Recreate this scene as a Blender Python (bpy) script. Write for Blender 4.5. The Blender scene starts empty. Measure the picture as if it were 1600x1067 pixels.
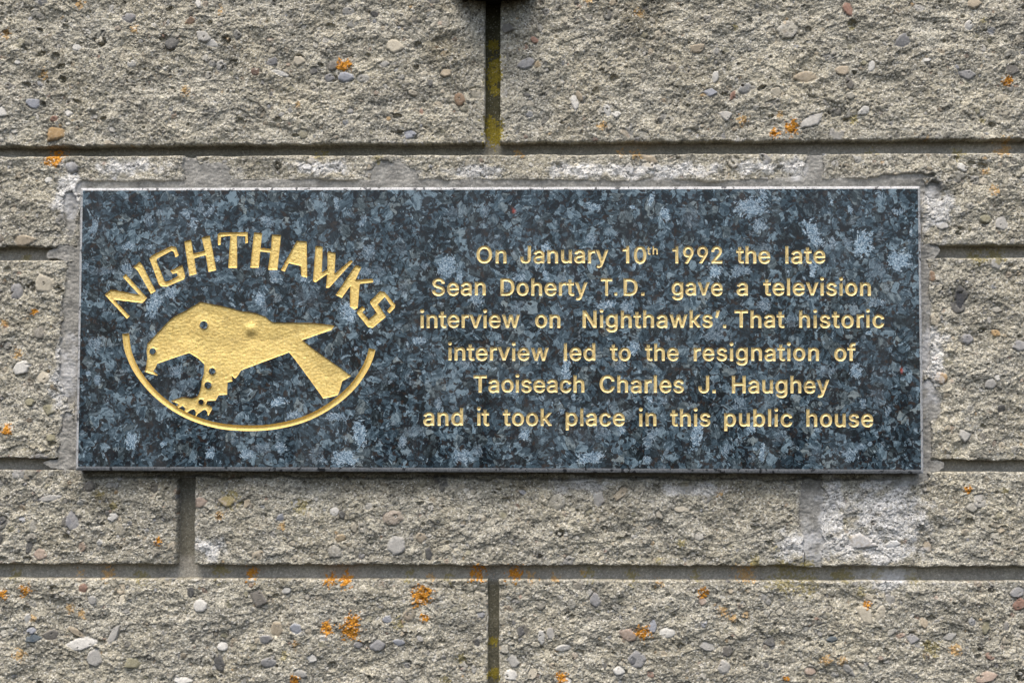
import bpy, math, random, json
import numpy as np
from mathutils import Vector, Euler
from mathutils.geometry import delaunay_2d_cdt

SC = bpy.context.scene
COL = SC.collection
R = math.radians

# ------------------------------------------------------------------ camera
CAM_POS = (0.042153, -1.024717, -0.058744)
CAM_ROT = (1.619743, -0.002538, 0.030143)
cam = bpy.data.cameras.new('camera')
cam.sensor_width = 36.0
cam.lens = 18.0 / math.tan(R(20.0))
cam.clip_start = 0.01
cam.clip_end = 200.0
cam_o = bpy.data.objects.new('camera', cam)
COL.objects.link(cam_o)
cam_o.location = CAM_POS
cam_o.rotation_euler = CAM_ROT
SC.camera = cam_o

# ------------------------------------------------------------------ sky, sun, exposure
SUN_EL, SUN_AZ = 65.0, -12.0            # azimuth: degrees to the left (-) of straight in front of the wall
w = bpy.data.worlds.new('World')
SC.world = w
w.use_nodes = True
nt = w.node_tree
bg = nt.nodes['Background']
sky = nt.nodes.new('ShaderNodeTexSky')
sky.sky_type = 'NISHITA'
sky.sun_disc = False
sky.sun_elevation = R(SUN_EL)
sky.sun_rotation = R(180.0 + SUN_AZ * -1.0)
sky.air_density = 1.0
sky.dust_density = 4.0
sky.ozone_density = 0.6
nt.links.new(sky.outputs[0], bg.inputs['Color'])
bg.inputs['Strength'].default_value = 0.11
sun = bpy.data.lights.new('sun', 'SUN')
sun.energy = 1.15
sun.angle = R(45.0)
sun.color = (1.0, 0.945, 0.85)
sun_o = bpy.data.objects.new('sun', sun)
COL.objects.link(sun_o)
az = R(SUN_AZ)
to_sun = Vector((math.sin(az) * math.cos(R(SUN_EL)), -math.cos(az) * math.cos(R(SUN_EL)), math.sin(R(SUN_EL))))
sun_o.rotation_euler = to_sun.to_track_quat('Z', 'Y').to_euler()
sun_o.location = (-0.4, -1.6, 2.6)
SC.view_settings.view_transform = 'Standard'
SC.view_settings.look = 'None'
SC.view_settings.gamma = 1.0
SC.view_settings.use_curve_mapping = False
SC.view_settings.exposure = 1.13

# ------------------------------------------------------------------ helpers
_M = Euler(CAM_ROT).to_matrix()
_f = 800.0 / math.tan(R(20.0))
_c = Vector(CAM_POS)

def at(x, y, Y=0.0):
    """Where the wall plane at depth Y (mm, + is into the wall) holds the spot seen at (x, y): wall millimetres (X, Z)."""
    d = _M @ Vector(((x - 800.0) / _f, (533.5 - y) / _f, -1.0))
    t = (Y * 0.001 - _c.y) / d.y
    p = _c + d * t
    return (p.x * 1000.0, p.z * 1000.0)

def ats(pts, Y=0.0):
    return np.array([at(x, y, Y) for x, y in pts])

MM = 0.4636                                # millimetres of wall per pixel of the 1600 px photograph

def link(o, parent=None):
    COL.objects.link(o)
    if parent is not None:
        o.parent = parent
    return o

def empty(name, label, cat, loc=(0, 0, 0)):
    o = bpy.data.objects.new(name, None)
    o.empty_display_size = 0.05
    o.location = loc
    o['label'] = label
    o['category'] = cat
    return link(o)

def mesh_obj(name, verts, faces, mat, parent=None, smooth=True, cols=None, origin=(0, 0, 0)):
    me = bpy.data.meshes.new(name)
    v = np.asarray(verts, dtype=np.float32)
    f = np.asarray(faces, dtype=np.int32)
    n, k = f.shape
    me.vertices.add(len(v))
    me.vertices.foreach_set('co', v.ravel())
    me.loops.add(n * k)
    me.loops.foreach_set('vertex_index', f.ravel())
    me.polygons.add(n)
    me.polygons.foreach_set('loop_start', np.arange(0, n * k, k, dtype=np.int32))
    me.polygons.foreach_set('loop_total', np.full(n, k, dtype=np.int32))
    if smooth:
        me.polygons.foreach_set('use_smooth', np.ones(n, dtype=bool))
    if cols is not None:
        a = me.color_attributes.new('tint', 'FLOAT_COLOR', 'POINT')
        c = np.ones((len(v), 4), dtype=np.float32)
        c[:, :np.shape(cols)[1]] = cols
        a.data.foreach_set('color', c.ravel())
    me.update(calc_edges=True)
    me.validate()
    me.materials.append(mat)
    return link(bpy.data.objects.new(name, me), parent)

# ---- noise on numpy arrays
def _hash(ix, iy, seed):
    h = (ix.astype(np.uint32) * np.uint32(374761393) + iy.astype(np.uint32) * np.uint32(668265263)
         + np.uint32((seed * 2246822519 + 3266489917) & 0xffffffff))
    h = (h ^ (h >> np.uint32(13))) * np.uint32(1274126177)
    h = (h ^ (h >> np.uint32(16))) * np.uint32(2246822519)
    return h ^ (h >> np.uint32(15))

def _rnd(ix, iy, seed):
    return _hash(ix, iy, seed).astype(np.float64) / 4294967295.0

_GT = {}
def _grads(seed):
    if seed not in _GT:
        t = np.random.default_rng(seed + 77).uniform(0, 2 * math.pi, 512 * 512)
        _GT[seed] = (np.cos(t), np.sin(t))
    return _GT[seed]

def vnoise(x, y, size, seed):
    """Gradient noise, about -1..1, feature size in mm."""
    a = seed * 1.234
    ca, sa = math.cos(a) / size, math.sin(a) / size
    X = x * ca - y * sa + (seed * 17.3 + 5000.0)
    Y = x * sa + y * ca + (seed * 9.7 + 5000.0)
    ix = X.astype(np.int64)
    iy = Y.astype(np.int64)
    fx, fy = X - ix, Y - iy
    u = fx * fx * fx * (fx * (fx * 6 - 15) + 10)
    v = fy * fy * fy * (fy * (fy * 6 - 15) + 10)
    gc, gs = _grads(seed)
    x0, y0 = ix & 511, (iy & 511) << 9
    x1, y1 = (ix + 1) & 511, ((iy + 1) & 511) << 9
    k = x0 + y0
    n0 = gc[k] * fx + gs[k] * fy
    k = x1 + y0
    n0 += u * (gc[k] * (fx - 1) + gs[k] * fy - n0)
    k = x0 + y1
    n1 = gc[k] * fx + gs[k] * (fy - 1)
    k = x1 + y1
    n1 += u * (gc[k] * (fx - 1) + gs[k] * (fy - 1) - n1)
    n0 += v * (n1 - n0)
    return n0 * 1.5

def fbm(x, y, size, seed, oct=3, gain=0.5):
    s, a = 0.0, 1.0
    for k in range(oct):
        s = s + a * vnoise(x, y, size / 2 ** k, seed + 31 * k)
        a *= gain
    return s

def cells(x, y, size, seed):
    """Distance to the nearest jittered grain (in grain sizes) and a random value per grain."""
    a = seed * 0.77
    X = (x * math.cos(a) - y * math.sin(a)) / size + 3000.0
    Y = (x * math.sin(a) + y * math.cos(a)) / size + 3000.0
    ix = np.floor(X).astype(np.int64)
    iy = np.floor(Y).astype(np.int64)
    best = np.full(x.shape, 9.0)
    r1 = np.zeros(x.shape)
    r2 = np.zeros(x.shape)
    for dx in (-1, 0, 1):
        for dy in (-1, 0, 1):
            px = ix + dx + _rnd(ix + dx, iy + dy, seed)
            py = iy + dy + _rnd(ix + dx, iy + dy, seed + 101)
            d = (X - px) ** 2 + (Y - py) ** 2
            m = d < best
            best = np.where(m, d, best)
            r1 = np.where(m, _rnd(ix + dx, iy + dy, seed + 202), r1)
            r2 = np.where(m, _rnd(ix + dx, iy + dy, seed + 303), r2)
    return np.sqrt(best), r1, r2

def sstep(a, b, x):
    t = np.clip((x - a) / (b - a), 0.0, 1.0)
    return t * t * (3 - 2 * t)

# ------------------------------------------------------------------ materials
def new_mat(name):
    m = bpy.data.materials.new(name)
    m.use_nodes = True
    return m, m.node_tree, m.node_tree.nodes['Principled BSDF']

class NB:
    """A small node builder."""
    def __init__(self, nt):
        self.nt = nt
    def n(self, typ, **kw):
        nd = self.nt.nodes.new(typ)
        for k, v in kw.items():
            setattr(nd, k, v)
        return nd
    def put(self, sock, v):
        if hasattr(v, 'is_output'):
            self.nt.links.new(v, sock)
        else:
            sock.default_value = v
    def math(self, op, a, b=0.0, c=None, clamp=False):
        nd = self.n('ShaderNodeMath', operation=op, use_clamp=clamp)
        self.put(nd.inputs[0], a)
        self.put(nd.inputs[1], b)
        if c is not None:
            self.put(nd.inputs[2], c)
        return nd.outputs[0]
    def vmath(self, op, a, b):
        nd = self.n('ShaderNodeVectorMath', operation=op)
        self.put(nd.inputs[0], a)
        if op == 'SCALE':
            self.put(nd.inputs['Scale'], b)
        else:
            self.put(nd.inputs[1], b)
        return nd.outputs[0]
    def noise(self, vec, scale, detail=3.0, rough=0.55, col=False):
        nd = self.n('ShaderNodeTexNoise')
        self.put(nd.inputs['Vector'], vec)
        nd.inputs['Scale'].default_value = scale
        nd.inputs['Detail'].default_value = detail
        nd.inputs['Roughness'].default_value = rough
        return nd.outputs['Color' if col else 'Fac']
    def voro(self, vec, scale, feature='F1', metric='EUCLIDEAN'):
        nd = self.n('ShaderNodeTexVoronoi', feature=feature)
        nd.distance = metric
        self.put(nd.inputs['Vector'], vec)
        nd.inputs['Scale'].default_value = scale
        return nd
    def mix(self, fac, a, b, blend='MIX'):
        nd = self.n('ShaderNodeMix', data_type='RGBA', blend_type=blend)
        self.put(nd.inputs[0], fac)
        self.put(nd.inputs[6], a)
        self.put(nd.inputs[7], b)
        return nd.outputs[2]
    def ramp(self, fac, stops, interp='LINEAR'):
        nd = self.n('ShaderNodeValToRGB')
        cr = nd.color_ramp
        cr.interpolation = interp
        while len(cr.elements) < len(stops):
            cr.elements.new(0.5)
        for e, (p, c) in zip(cr.elements, stops):
            e.position = p
            e.color = (*c, 1.0) if len(c) == 3 else c
        self.put(nd.inputs[0], fac)
        return nd.outputs[0]
    def mapr(self, v, a, b, c=0.0, d=1.0, smooth=True):
        nd = self.n('ShaderNodeMapRange')
        nd.interpolation_type = 'SMOOTHSTEP' if smooth else 'LINEAR'
        self.put(nd.inputs['Value'], v)
        nd.inputs['From Min'].default_value = a
        nd.inputs['From Max'].default_value = b
        nd.inputs['To Min'].default_value = c
        nd.inputs['To Max'].default_value = d
        return nd.outputs[0]
    def coords_mm(self):
        tc = self.n('ShaderNodeTexCoord')
        return self.vmath('SCALE', tc.outputs['Object'], 1000.0)
    def bump(self, h, strength, dist):
        nd = self.n('ShaderNodeBump')
        nd.inputs['Strength'].default_value = strength
        nd.inputs['Distance'].default_value = dist
        self.put(nd.inputs['Height'], h)
        return nd.outputs[0]

def mat_masonry(name, fine, bump, grit, glint):
    m, nt, b = new_mat(name)
    k = NB(nt)
    P = k.coords_mm()
    at_ = k.n('ShaderNodeAttribute', attribute_name='tint')
    n1 = k.noise(P, 1.1, 4.0, 0.65)
    n2 = k.noise(P, 0.16, 3.0, 0.5)
    v = k.math('MULTIPLY', k.mapr(n1, 0.25, 0.75, 1.0 - fine, 1.0 + fine, False), k.mapr(n2, 0.3, 0.7, 0.93, 1.07, False))
    vo = k.voro(P, grit)
    sp = k.n('ShaderNodeSeparateColor')
    nt.links.new(vo.outputs['Color'], sp.inputs[0])
    rough = at_.outputs['Alpha']              # 1 on the gritty paste, less on a pebble's smooth skin
    v = k.math('MULTIPLY', v, k.mapr(sp.outputs[0], 0.0, 1.0, 1.0 - fine, 1.0 + fine, False))
    v = k.math('ADD', 1.0, k.math('MULTIPLY', k.math('SUBTRACT', v, 1.0), rough))
    c = k.mix(1.0, at_.outputs['Color'], v, 'MULTIPLY')
    c = k.mix(k.math('MULTIPLY', rough, k.mapr(sp.outputs[1], 0.90, 0.97, 0.0, glint)), c, (0.66, 0.64, 0.57, 1))
    c = k.mix(k.math('MULTIPLY', rough, k.mapr(sp.outputs[2], 0.92, 0.97, 0.0, glint)), c, (0.05, 0.048, 0.045, 1))
    nt.links.new(c, b.inputs['Base Color'])
    b.inputs['Roughness'].default_value = 0.92
    b.inputs['Specular IOR Level'].default_value = 0.25
    gh = k.math('ADD', n1, k.math('MULTIPLY', k.math('SUBTRACT', 0.6, vo.outputs['Distance']), glint * 1.6))
    gh = k.math('MULTIPLY', gh, rough)
    nt.links.new(k.bump(gh, bump, 0.0008), b.inputs['Normal'])
    return m

M_BLOCK = mat_masonry('split_faced_concrete', 0.32, 0.48, 1.0, 0.72)
M_MORTAR = mat_masonry('cement_mortar', 0.10, 0.25, 1.4, 0.18)

def mat_granite():
    m, nt, b = new_mat('blue_pearl_granite')
    k = NB(nt)
    P = k.coords_mm()
    at_ = k.n('ShaderNodeAttribute', attribute_name='tint')
    sep = k.n('ShaderNodeSeparateColor')
    nt.links.new(at_.outputs['Color'], sep.inputs[0])
    wob = k.vmath('SCALE', k.vmath('SUBTRACT', k.noise(P, 0.22, 1.0, 0.5, True), (0.5, 0.5, 0.5)), 4.5)
    Q = k.vmath('ADD', P, wob)
    # the feldspar crystals: one tone and one grain direction each
    v1 = k.voro(Q, 0.125)
    sc = k.n('ShaderNodeSeparateColor')
    nt.links.new(v1.outputs['Color'], sc.inputs[0])
    rot = k.n('ShaderNodeVectorRotate', rotation_type='Y_AXIS')
    nt.links.new(P, rot.inputs['Vector'])
    nt.links.new(k.math('MULTIPLY', sc.outputs[1], 6.28), rot.inputs['Angle'])
    streak_v = k.vmath('MULTIPLY', rot.outputs[0], (1.0, 1.0, 0.24))
    streak = k.noise(streak_v, 1.0, 5.0, 0.70)
    fleck = k.noise(P, 0.62, 5.0, 0.72)
    tone = k.math('ADD', k.math('MULTIPLY', sc.outputs[0], 0.44), k.math('MULTIPLY', streak, 0.85))
    tone = k.math('ADD', tone, k.math('MULTIPLY', k.math('SUBTRACT', fleck, 0.5), 0.55))
    tone = k.math('ADD', tone, k.math('MULTIPLY', k.math('SUBTRACT', k.noise(P, 0.055, 2.0, 0.5), 0.5), 0.40))
    wob2 = k.vmath('SCALE', k.vmath('SUBTRACT', k.noise(P, 0.7, 1.0, 0.5, True), (0.5, 0.5, 0.5)), 1.6)
    shv = k.voro(k.vmath('ADD', k.vmath('MULTIPLY', rot.outputs[0], (1.0, 1.0, 0.42)), wob2), 0.50)
    ss = k.n('ShaderNodeSeparateColor')
    nt.links.new(shv.outputs['Color'], ss.inputs[0])
    tone = k.math('ADD', tone, k.math('MULTIPLY', k.math('SUBTRACT', ss.outputs[0], 0.5), 0.42))
    base = k.ramp(tone, [(0.32, (0.006, 0.010, 0.013)), (0.49, (0.018, 0.029, 0.038)), (0.64, (0.042, 0.066, 0.084)),
                         (0.80, (0.078, 0.112, 0.136)), (0.98, (0.18, 0.24, 0.275))])
    # warm grey crystals here and there
    base = k.mix(k.mapr(sc.outputs[2], 0.62, 0.92, 0.0, 0.55), base, k.mix(1.0, base, (1.25, 1.0, 0.80, 1), 'MULTIPLY'))
    # blue schiller crystals of their own, small ones
    v2 = k.voro(Q, 0.30)
    s2 = k.n('ShaderNodeSeparateColor')
    nt.links.new(v2.outputs['Color'], s2.inputs[0])
    small = k.math('MULTIPLY', k.mapr(s2.outputs[0], 0.94, 0.98), k.mapr(streak, 0.40, 0.60))
    base = k.mix(k.math('MULTIPLY', small, 0.7), base, k.ramp(fleck, [(0.35, (0.06, 0.085, 0.105)), (0.65, (0.34, 0.40, 0.44))]))
    glint = k.math('MULTIPLY', k.mapr(ss.outputs[1], 0.935, 0.95), k.mapr(streak, 0.42, 0.56))
    base = k.mix(k.math('MULTIPLY', glint, 0.8), base, k.ramp(fleck, [(0.38, (0.09, 0.15, 0.20)), (0.62, (0.42, 0.52, 0.58))]))
    # the large bright crystals, traced
    edge = k.math('ADD', sep.outputs[0], k.math('MULTIPLY', k.math('SUBTRACT', k.noise(P, 0.30, 2.0, 0.55), 0.5), 1.3))
    edge = k.math('ADD', edge, k.math('MULTIPLY', k.math('SUBTRACT', streak, 0.5), 1.7))
    edge = k.math('ADD', edge, k.math('MULTIPLY', k.math('SUBTRACT', fleck, 0.5), 0.9))
    vj = k.voro(k.vmath('MULTIPLY', rot.outputs[0], (1.0, 1.0, 0.5)), 0.85)
    sj = k.n('ShaderNodeSeparateColor')
    nt.links.new(vj.outputs['Color'], sj.inputs[0])
    edge = k.math('ADD', edge, k.math('MULTIPLY', k.math('SUBTRACT', sj.outputs[0], 0.5), 0.55))
    fm = k.mapr(edge, 0.66, 0.74)
    fm = k.math('MULTIPLY', fm, k.mapr(sep.outputs[1], 0.0, 0.8, 0.30, 1.0))
    frost = k.math('ADD', k.math('MULTIPLY', k.noise(P, 1.5, 4.0, 0.75), 0.65), k.math('MULTIPLY', streak, 0.35))
    fcol = k.ramp(frost, [(0.40, (0.035, 0.060, 0.085)), (0.465, (0.12, 0.19, 0.255)), (0.52, (0.27, 0.365, 0.435)), (0.59, (0.68, 0.76, 0.81))])
    fdim = k.ramp(frost, [(0.40, (0.035, 0.048, 0.060)), (0.50, (0.095, 0.125, 0.15)), (0.60, (0.27, 0.31, 0.34))])
    fc = k.mix(sep.outputs[1], fdim, fcol)
    base = k.mix(k.math('MULTIPLY', fm, 0.95), base, fc)
    # black augite and mica specks between the crystals
    v3 = k.voro(Q, 0.40)
    s3 = k.n('ShaderNodeSeparateColor')
    nt.links.new(v3.outputs['Color'], s3.inputs[0])
    clump = k.noise(P, 0.13, 3.0, 0.6)
    bl = k.math('ADD', s3.outputs[0], k.math('MULTIPLY', k.math('SUBTRACT', clump, 0.5), 1.3))
    bm = k.mapr(bl, 0.80, 0.85)
    ve = k.voro(Q, 0.125, 'DISTANCE_TO_EDGE')
    seam = k.math('ADD', ve.outputs['Distance'], k.math('MULTIPLY', k.math('SUBTRACT', 0.52, clump), 0.45))
    bm = k.math('MAXIMUM', bm, k.mapr(seam, 0.010, 0.055, 1.0, 0.0))
    bm = k.math('MULTIPLY', bm, k.math('SUBTRACT', 1.0, k.math('MULTIPLY', fm, 0.75)))
    bcol = k.mix(k.mapr(s3.outputs[1], 0.6, 0.9), (0.006, 0.008, 0.011, 1), (0.024, 0.017, 0.014, 1))
    base = k.mix(k.math('MULTIPLY', bm, 0.92), base, bcol)
    # hairline pale veins and pinprick glints
    pr = k.noise(P, 1.9, 2.0, 0.5)
    base = k.mix(k.mapr(pr, 0.72, 0.80, 0.0, 0.5), base, (0.32, 0.38, 0.43, 1))
    base = k.mix(k.math('MULTIPLY', sep.outputs[2], k.mapr(frost, 0.35, 0.5)), base, (0.55, 0.12, 0.08, 1))
    hs = k.n('ShaderNodeHueSaturation')
    hs.inputs['Saturation'].default_value = 1.14
    hs.inputs['Hue'].default_value = 0.501
    hs.inputs['Value'].default_value = 1.03
    nt.links.new(base, hs.inputs['Color'])
    base = hs.outputs[0]
    # a thin film of dust and dried rain
    film = k.noise(k.vmath('MULTIPLY', P, (1.0, 1.0, 0.35)), 0.035, 5.0, 0.65)
    base = k.mix(k.mapr(film, 0.38, 0.75, 0.0, 0.07), base, (0.34, 0.36, 0.36, 1))
    nt.links.new(base, b.inputs['Base Color'])
    nt.links.new(k.mapr(film, 0.3, 0.75, 0.12, 0.34), b.inputs['Roughness'])
    b.inputs['Coat Weight'].default_value = 0.0
    b.inputs['Specular IOR Level'].default_value = 0.30
    return m

M_GRANITE = mat_granite()

def mat_rim():
    m, nt, b = new_mat('sawn_granite_edge')
    k = NB(nt)
    P = k.coords_mm()
    n = k.noise(P, 0.9, 4.0, 0.65)
    c = k.ramp(n, [(0.30, (0.22, 0.225, 0.225)), (0.5, (0.43, 0.435, 0.43)), (0.68, (0.60, 0.60, 0.59))])
    v = k.voro(k.vmath('ADD', P, k.vmath('SCALE', k.noise(P, 0.5, 2.0, 0.5, True), 3.0)), 0.45)
    s = k.n('ShaderNodeSeparateColor')
    nt.links.new(v.outputs['Color'], s.inputs[0])
    cl = k.math('ADD', s.outputs[0], k.math('MULTIPLY', k.math('SUBTRACT', k.noise(P, 0.06, 2.0, 0.6), 0.5), 0.9))
    c = k.mix(k.mapr(cl, 0.88, 0.95, 0.0, 0.9), c, (0.03, 0.032, 0.036, 1))
    nt.links.new(c, b.inputs['Base Color'])
    b.inputs['Roughness'].default_value = 0.7
    nt.links.new(k.bump(n, 0.3, 0.0005), b.inputs['Normal'])
    return m

M_RIM = mat_rim()

def mat_gold(name, bump, metal=0.35, worn=0.0):
    m, nt, b = new_mat(name)
    k = NB(nt)
    P = k.coords_mm()
    n = k.noise(P, 0.75, 5.0, 0.65)
    n2 = k.noise(P, 0.09, 3.0, 0.55)
    c = k.ramp(n, [(0.28, (0.46, 0.30, 0.070)), (0.45, (0.82, 0.60, 0.19)), (0.75, (0.96, 0.77, 0.31))])
    c = k.mix(k.mapr(n2, 0.35, 0.7, 0.0, 0.25), c, (0.66, 0.45, 0.15, 1))
    if worn > 0.4:
        c = k.mix(0.45, c, (0.74, 0.61, 0.35, 1))
    if worn:
        wn = k.math('ADD', k.noise(P, 0.11, 2.0, 0.5), k.math('MULTIPLY', k.math('SUBTRACT', k.noise(P, 1.1, 3.0, 0.7), 0.5), 0.8))
        c = k.mix(k.mapr(wn, 0.55, 0.72, 0.0, worn), c, (0.17, 0.125, 0.055, 1))
    nt.links.new(c, b.inputs['Base Color'])
    b.inputs['Metallic'].default_value = metal
    b.inputs['Roughness'].default_value = 0.48
    nt.links.new(k.bump(n, bump, 0.0006), b.inputs['Normal'])
    return m

M_GOLD = mat_gold('gold_paint', 0.35)
M_TEXT = mat_gold('worn_gold_paint', 0.45, 0.35, 0.55)
M_LEAF = mat_gold('gold_leaf', 0.4, 0.35, 0.25)

# ------------------------------------------------------------------ the wall
def line(y0, y1):
    (xa, za), (xb, zb) = at(0, y0), at(1600, y1)
    return lambda x: za + (zb - za) * (x - xa) / (xb - xa)

L = {'A_bot': line(229, 217), 'B_top': line(245, 239.5), 'B_bot': line(386, 383), 'C_top': line(407, 403),
     'C_bot': line(716, 719), 'D_top': line(734, 737), 'D_bot': line(881, 885), 'E_top': line(903, 908)}
def shift(f, d):
    return lambda x: f(x) + d
L['A_top'] = shift(L['A_bot'], 143.0)
L['Z_bot'] = shift(L['A_top'], 9.0)
L['Z_top'] = shift(L['Z_bot'], 65.0)
L['E_bot'] = shift(L['E_top'], -143.0)
L['F_top'] = shift(L['E_bot'], -9.0)
L['F_bot'] = shift(L['F_top'], -65.0)

def vx(x, y):
    return at(x, y)[0]

FX0, FX1 = at(0, 533)[0], at(1600, 533)[0]
FZ1, FZ0 = at(800, 0)[1], at(800, 1067)[1]
WX0, WX1 = FX0 - 190.0, FX1 + 190.0          # how far the wall is built to the sides

rows = [
    ('Z_top', 'Z_bot', [(WX0, vx(290, 100)), (vx(308, 100), vx(1262, 100)), (vx(1284, 100), WX1)]),
    ('A_top', 'A_bot', [(WX0, vx(-208, 100)), (vx(-187, 100), vx(758, 110)), (vx(781.5, 110), vx(1748, 110)), (vx(1770, 110), WX1)]),
    ('B_top', 'B_bot', [(WX0, vx(288, 260)), (vx(306, 260), vx(1263, 260)), (vx(1285, 260), WX1)]),
    ('C_top', 'C_bot', [(WX0, vx(-208, 560)), (vx(-187, 560), vx(760, 560)), (vx(781, 560), vx(1748, 560)), (vx(1770, 560), WX1)]),
    ('D_top', 'D_bot', [(WX0, vx(275.6, 805)), (vx(304, 805), vx(1256, 805)), (vx(1281, 805), WX1)]),
    ('E_top', 'E_bot', [(WX0, vx(-208, 980)), (vx(-187, 980), vx(762, 980)), (vx(779.5, 980), vx(1748, 980)), (vx(1770, 980), WX1)]),
    ('F_top', 'F_bot', [(WX0, vx(290, 980)), (vx(308, 980), vx(1262, 980)), (vx(1284, 980), WX1)]),
]

# the plaque's outline on the wall (mm)
PW, PH = 610.0, 206.05
PX0, PX1, PZ0, PZ1 = -PW / 2, PW / 2, -PH / 2, PH / 2

# ---- where wet mortar was trowelled round the plaque: (x, y, rx, ry, angle) in photo pixels
SMEAR = [(298, 264, 13, 20, 0), (330, 274, 36, 18, 0), (610, 272, 38, 18, 0), (1272, 268, 14, 22, 0), (1408, 278, 46, 6, -4), (1458, 298, 10, 14, 0),
         (1454, 394, 16, 11, 0), (1452, 620, 16, 30, 0), (1446, 500, 7, 90, 0), (1446, 700, 10, 40, 0), (1456, 728, 18, 8, 0),
         (110, 330, 10, 32, 0), (100, 396, 22, 11, 0), (110, 480, 11, 60, 0), (107, 560, 14, 70, 0), (104, 690, 12, 40, 0), (96, 726, 24, 7, 0),
         (1269, 800, 15, 78, 0), (1269, 860, 14, 40, 0), (1424, 750, 26, 8, -10), (440, 285, 120, 4, 0), (800, 285, 150, 4, 0)]
# lime bloom
BLOOM = [(1388, 805, 66, 66, 20), (1380, 860, 70, 22, 0), (1330, 850, 80, 24, 0), (1300, 800, 22, 60, 0), (905, 265, 60, 14, 0), (1040, 268, 100, 13, 0), (1180, 262, 50, 12, 0), (1240, 262, 30, 18, 0),
         (740, 268, 50, 12, 0), (1395, 903, 46, 20, 0), (330, 855, 26, 20, 0), (200, 262, 60, 14, 0), (500, 262, 60, 12, 0), (1455, 560, 24, 70, 0),
         (102, 590, 24, 60, 0), (1250, 850, 40, 30, 0), (905, 758, 50, 14, 0), (108, 300, 30, 40, 0), (1465, 330, 30, 40, 0), (1090, 765, 60, 10, 0)]
# dirt and algae, with shade painted in below the plaque and the top fixture
GRIME_SHADE = [(300, 752, 170, 16, 0), (600, 752, 200, 18, 0), (860, 756, 160, 14, 0), (1120, 762, 120, 18, 0), (1270, 752, 40, 22, 0), (790, 10, 110, 22, 0),
         (770, 60, 16, 90, 0), (160, 770, 40, 40, 0), (640, 755, 60, 30, 0), (960, 800, 30, 9, 10), (1000, 20, 60, 60, 0), (690, 70, 30, 50, 20)]

def ellipses(x, z, lst, seed, rough, size):
    """1 at the middle of an ellipse, 0 at its rim, negative outside; the rim made ragged."""
    best = np.full(x.shape, -9.0)
    for (px, py, rx, ry, ang) in lst:
        cx, cz = at(px, py)
        a = R(-ang)
        dx, dz = x - cx, z - cz
        u = (dx * math.cos(a) + dz * math.sin(a)) / (rx * MM)
        v = (-dx * math.sin(a) + dz * math.cos(a)) / (ry * MM)
        best = np.maximum(best, 1.0 - np.sqrt(u * u + v * v))
    return best + rough * fbm(x, z, size, seed, 4, 0.6)

def rim_dist(x, z):
    """Distance (mm) outside the plaque's outline; negative inside."""
    dx = np.maximum(PX0 - x, x - PX1)
    dz = np.maximum(PZ0 - z, z - PZ1)
    out = np.hypot(np.maximum(dx, 0), np.maximum(dz, 0))
    return np.where((dx < 0) & (dz < 0), np.maximum(dx, dz), out)

def collar(x, z):
    """How much trowelled mortar covers the blocks here (0..1)."""
    d = rim_dist(x, z)
    top = z > PZ1 - 2
    side = (z > PZ0) & ~top
    width = np.where(top, 6.4, np.where(side, np.where(x > 0, 3.4, 4.6), 1.5))
    width = width + np.where(top, 1.6, 2.6) * fbm(x, z, 26.0, 71, 3)
    m = (width - d) / 4.0
    s = ellipses(x, z, SMEAR, 73, 0.35, 14.0) * 2.2
    k = np.clip(np.maximum(m, s) + 0.25, -1, 1)
    # it never climbs over the course line above
    lim = L['B_top'](x) - 1.2 + 0.8 * vnoise(x, z, 8.0, 75)
    k = np.where(z < PZ0, np.minimum(k, (z - L['D_bot'](x) + 0.6 + 0.8 * vnoise(x, z, 6.0, 77)) * 0.6), k)
    return np.where((z > PZ1) & (z < L['B_top'](x) + 30), np.minimum(k, (lim - z) * 0.5), k)

def pocket(x, z):
    """The open chase left under the plaque's lower edge."""
    d = PZ0 - z + 1.6 * fbm(x, z, 20.0, 111, 4, 0.6)
    m = sstep(-3.0, -1.0, d) * (1 - sstep(4.0, 6.5, d))
    return m * sstep(PX0 + 1, PX0 + 6, x) * (1 - sstep(PX1 - 26, PX1 - 12, x))

PAL = {'G': (.25, .25, .26), 'L': (.40, .39, .365), 'C': (.50, .45, .35), 'W': (.63, .615, .57), 'O': (.40, .25, .10), 'B': (.21, .12, .065),
       'D': (.055, .058, .066), 'V': (.22, .205, .125), 'P': (.38, .285, .225), 'U': (.30, .32, .37), 'T': (.40, .33, .235), 'S': (.05, .085, .12),
       'R': (.25, .12, .085), 'E': (.14, .13, .12)}

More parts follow.
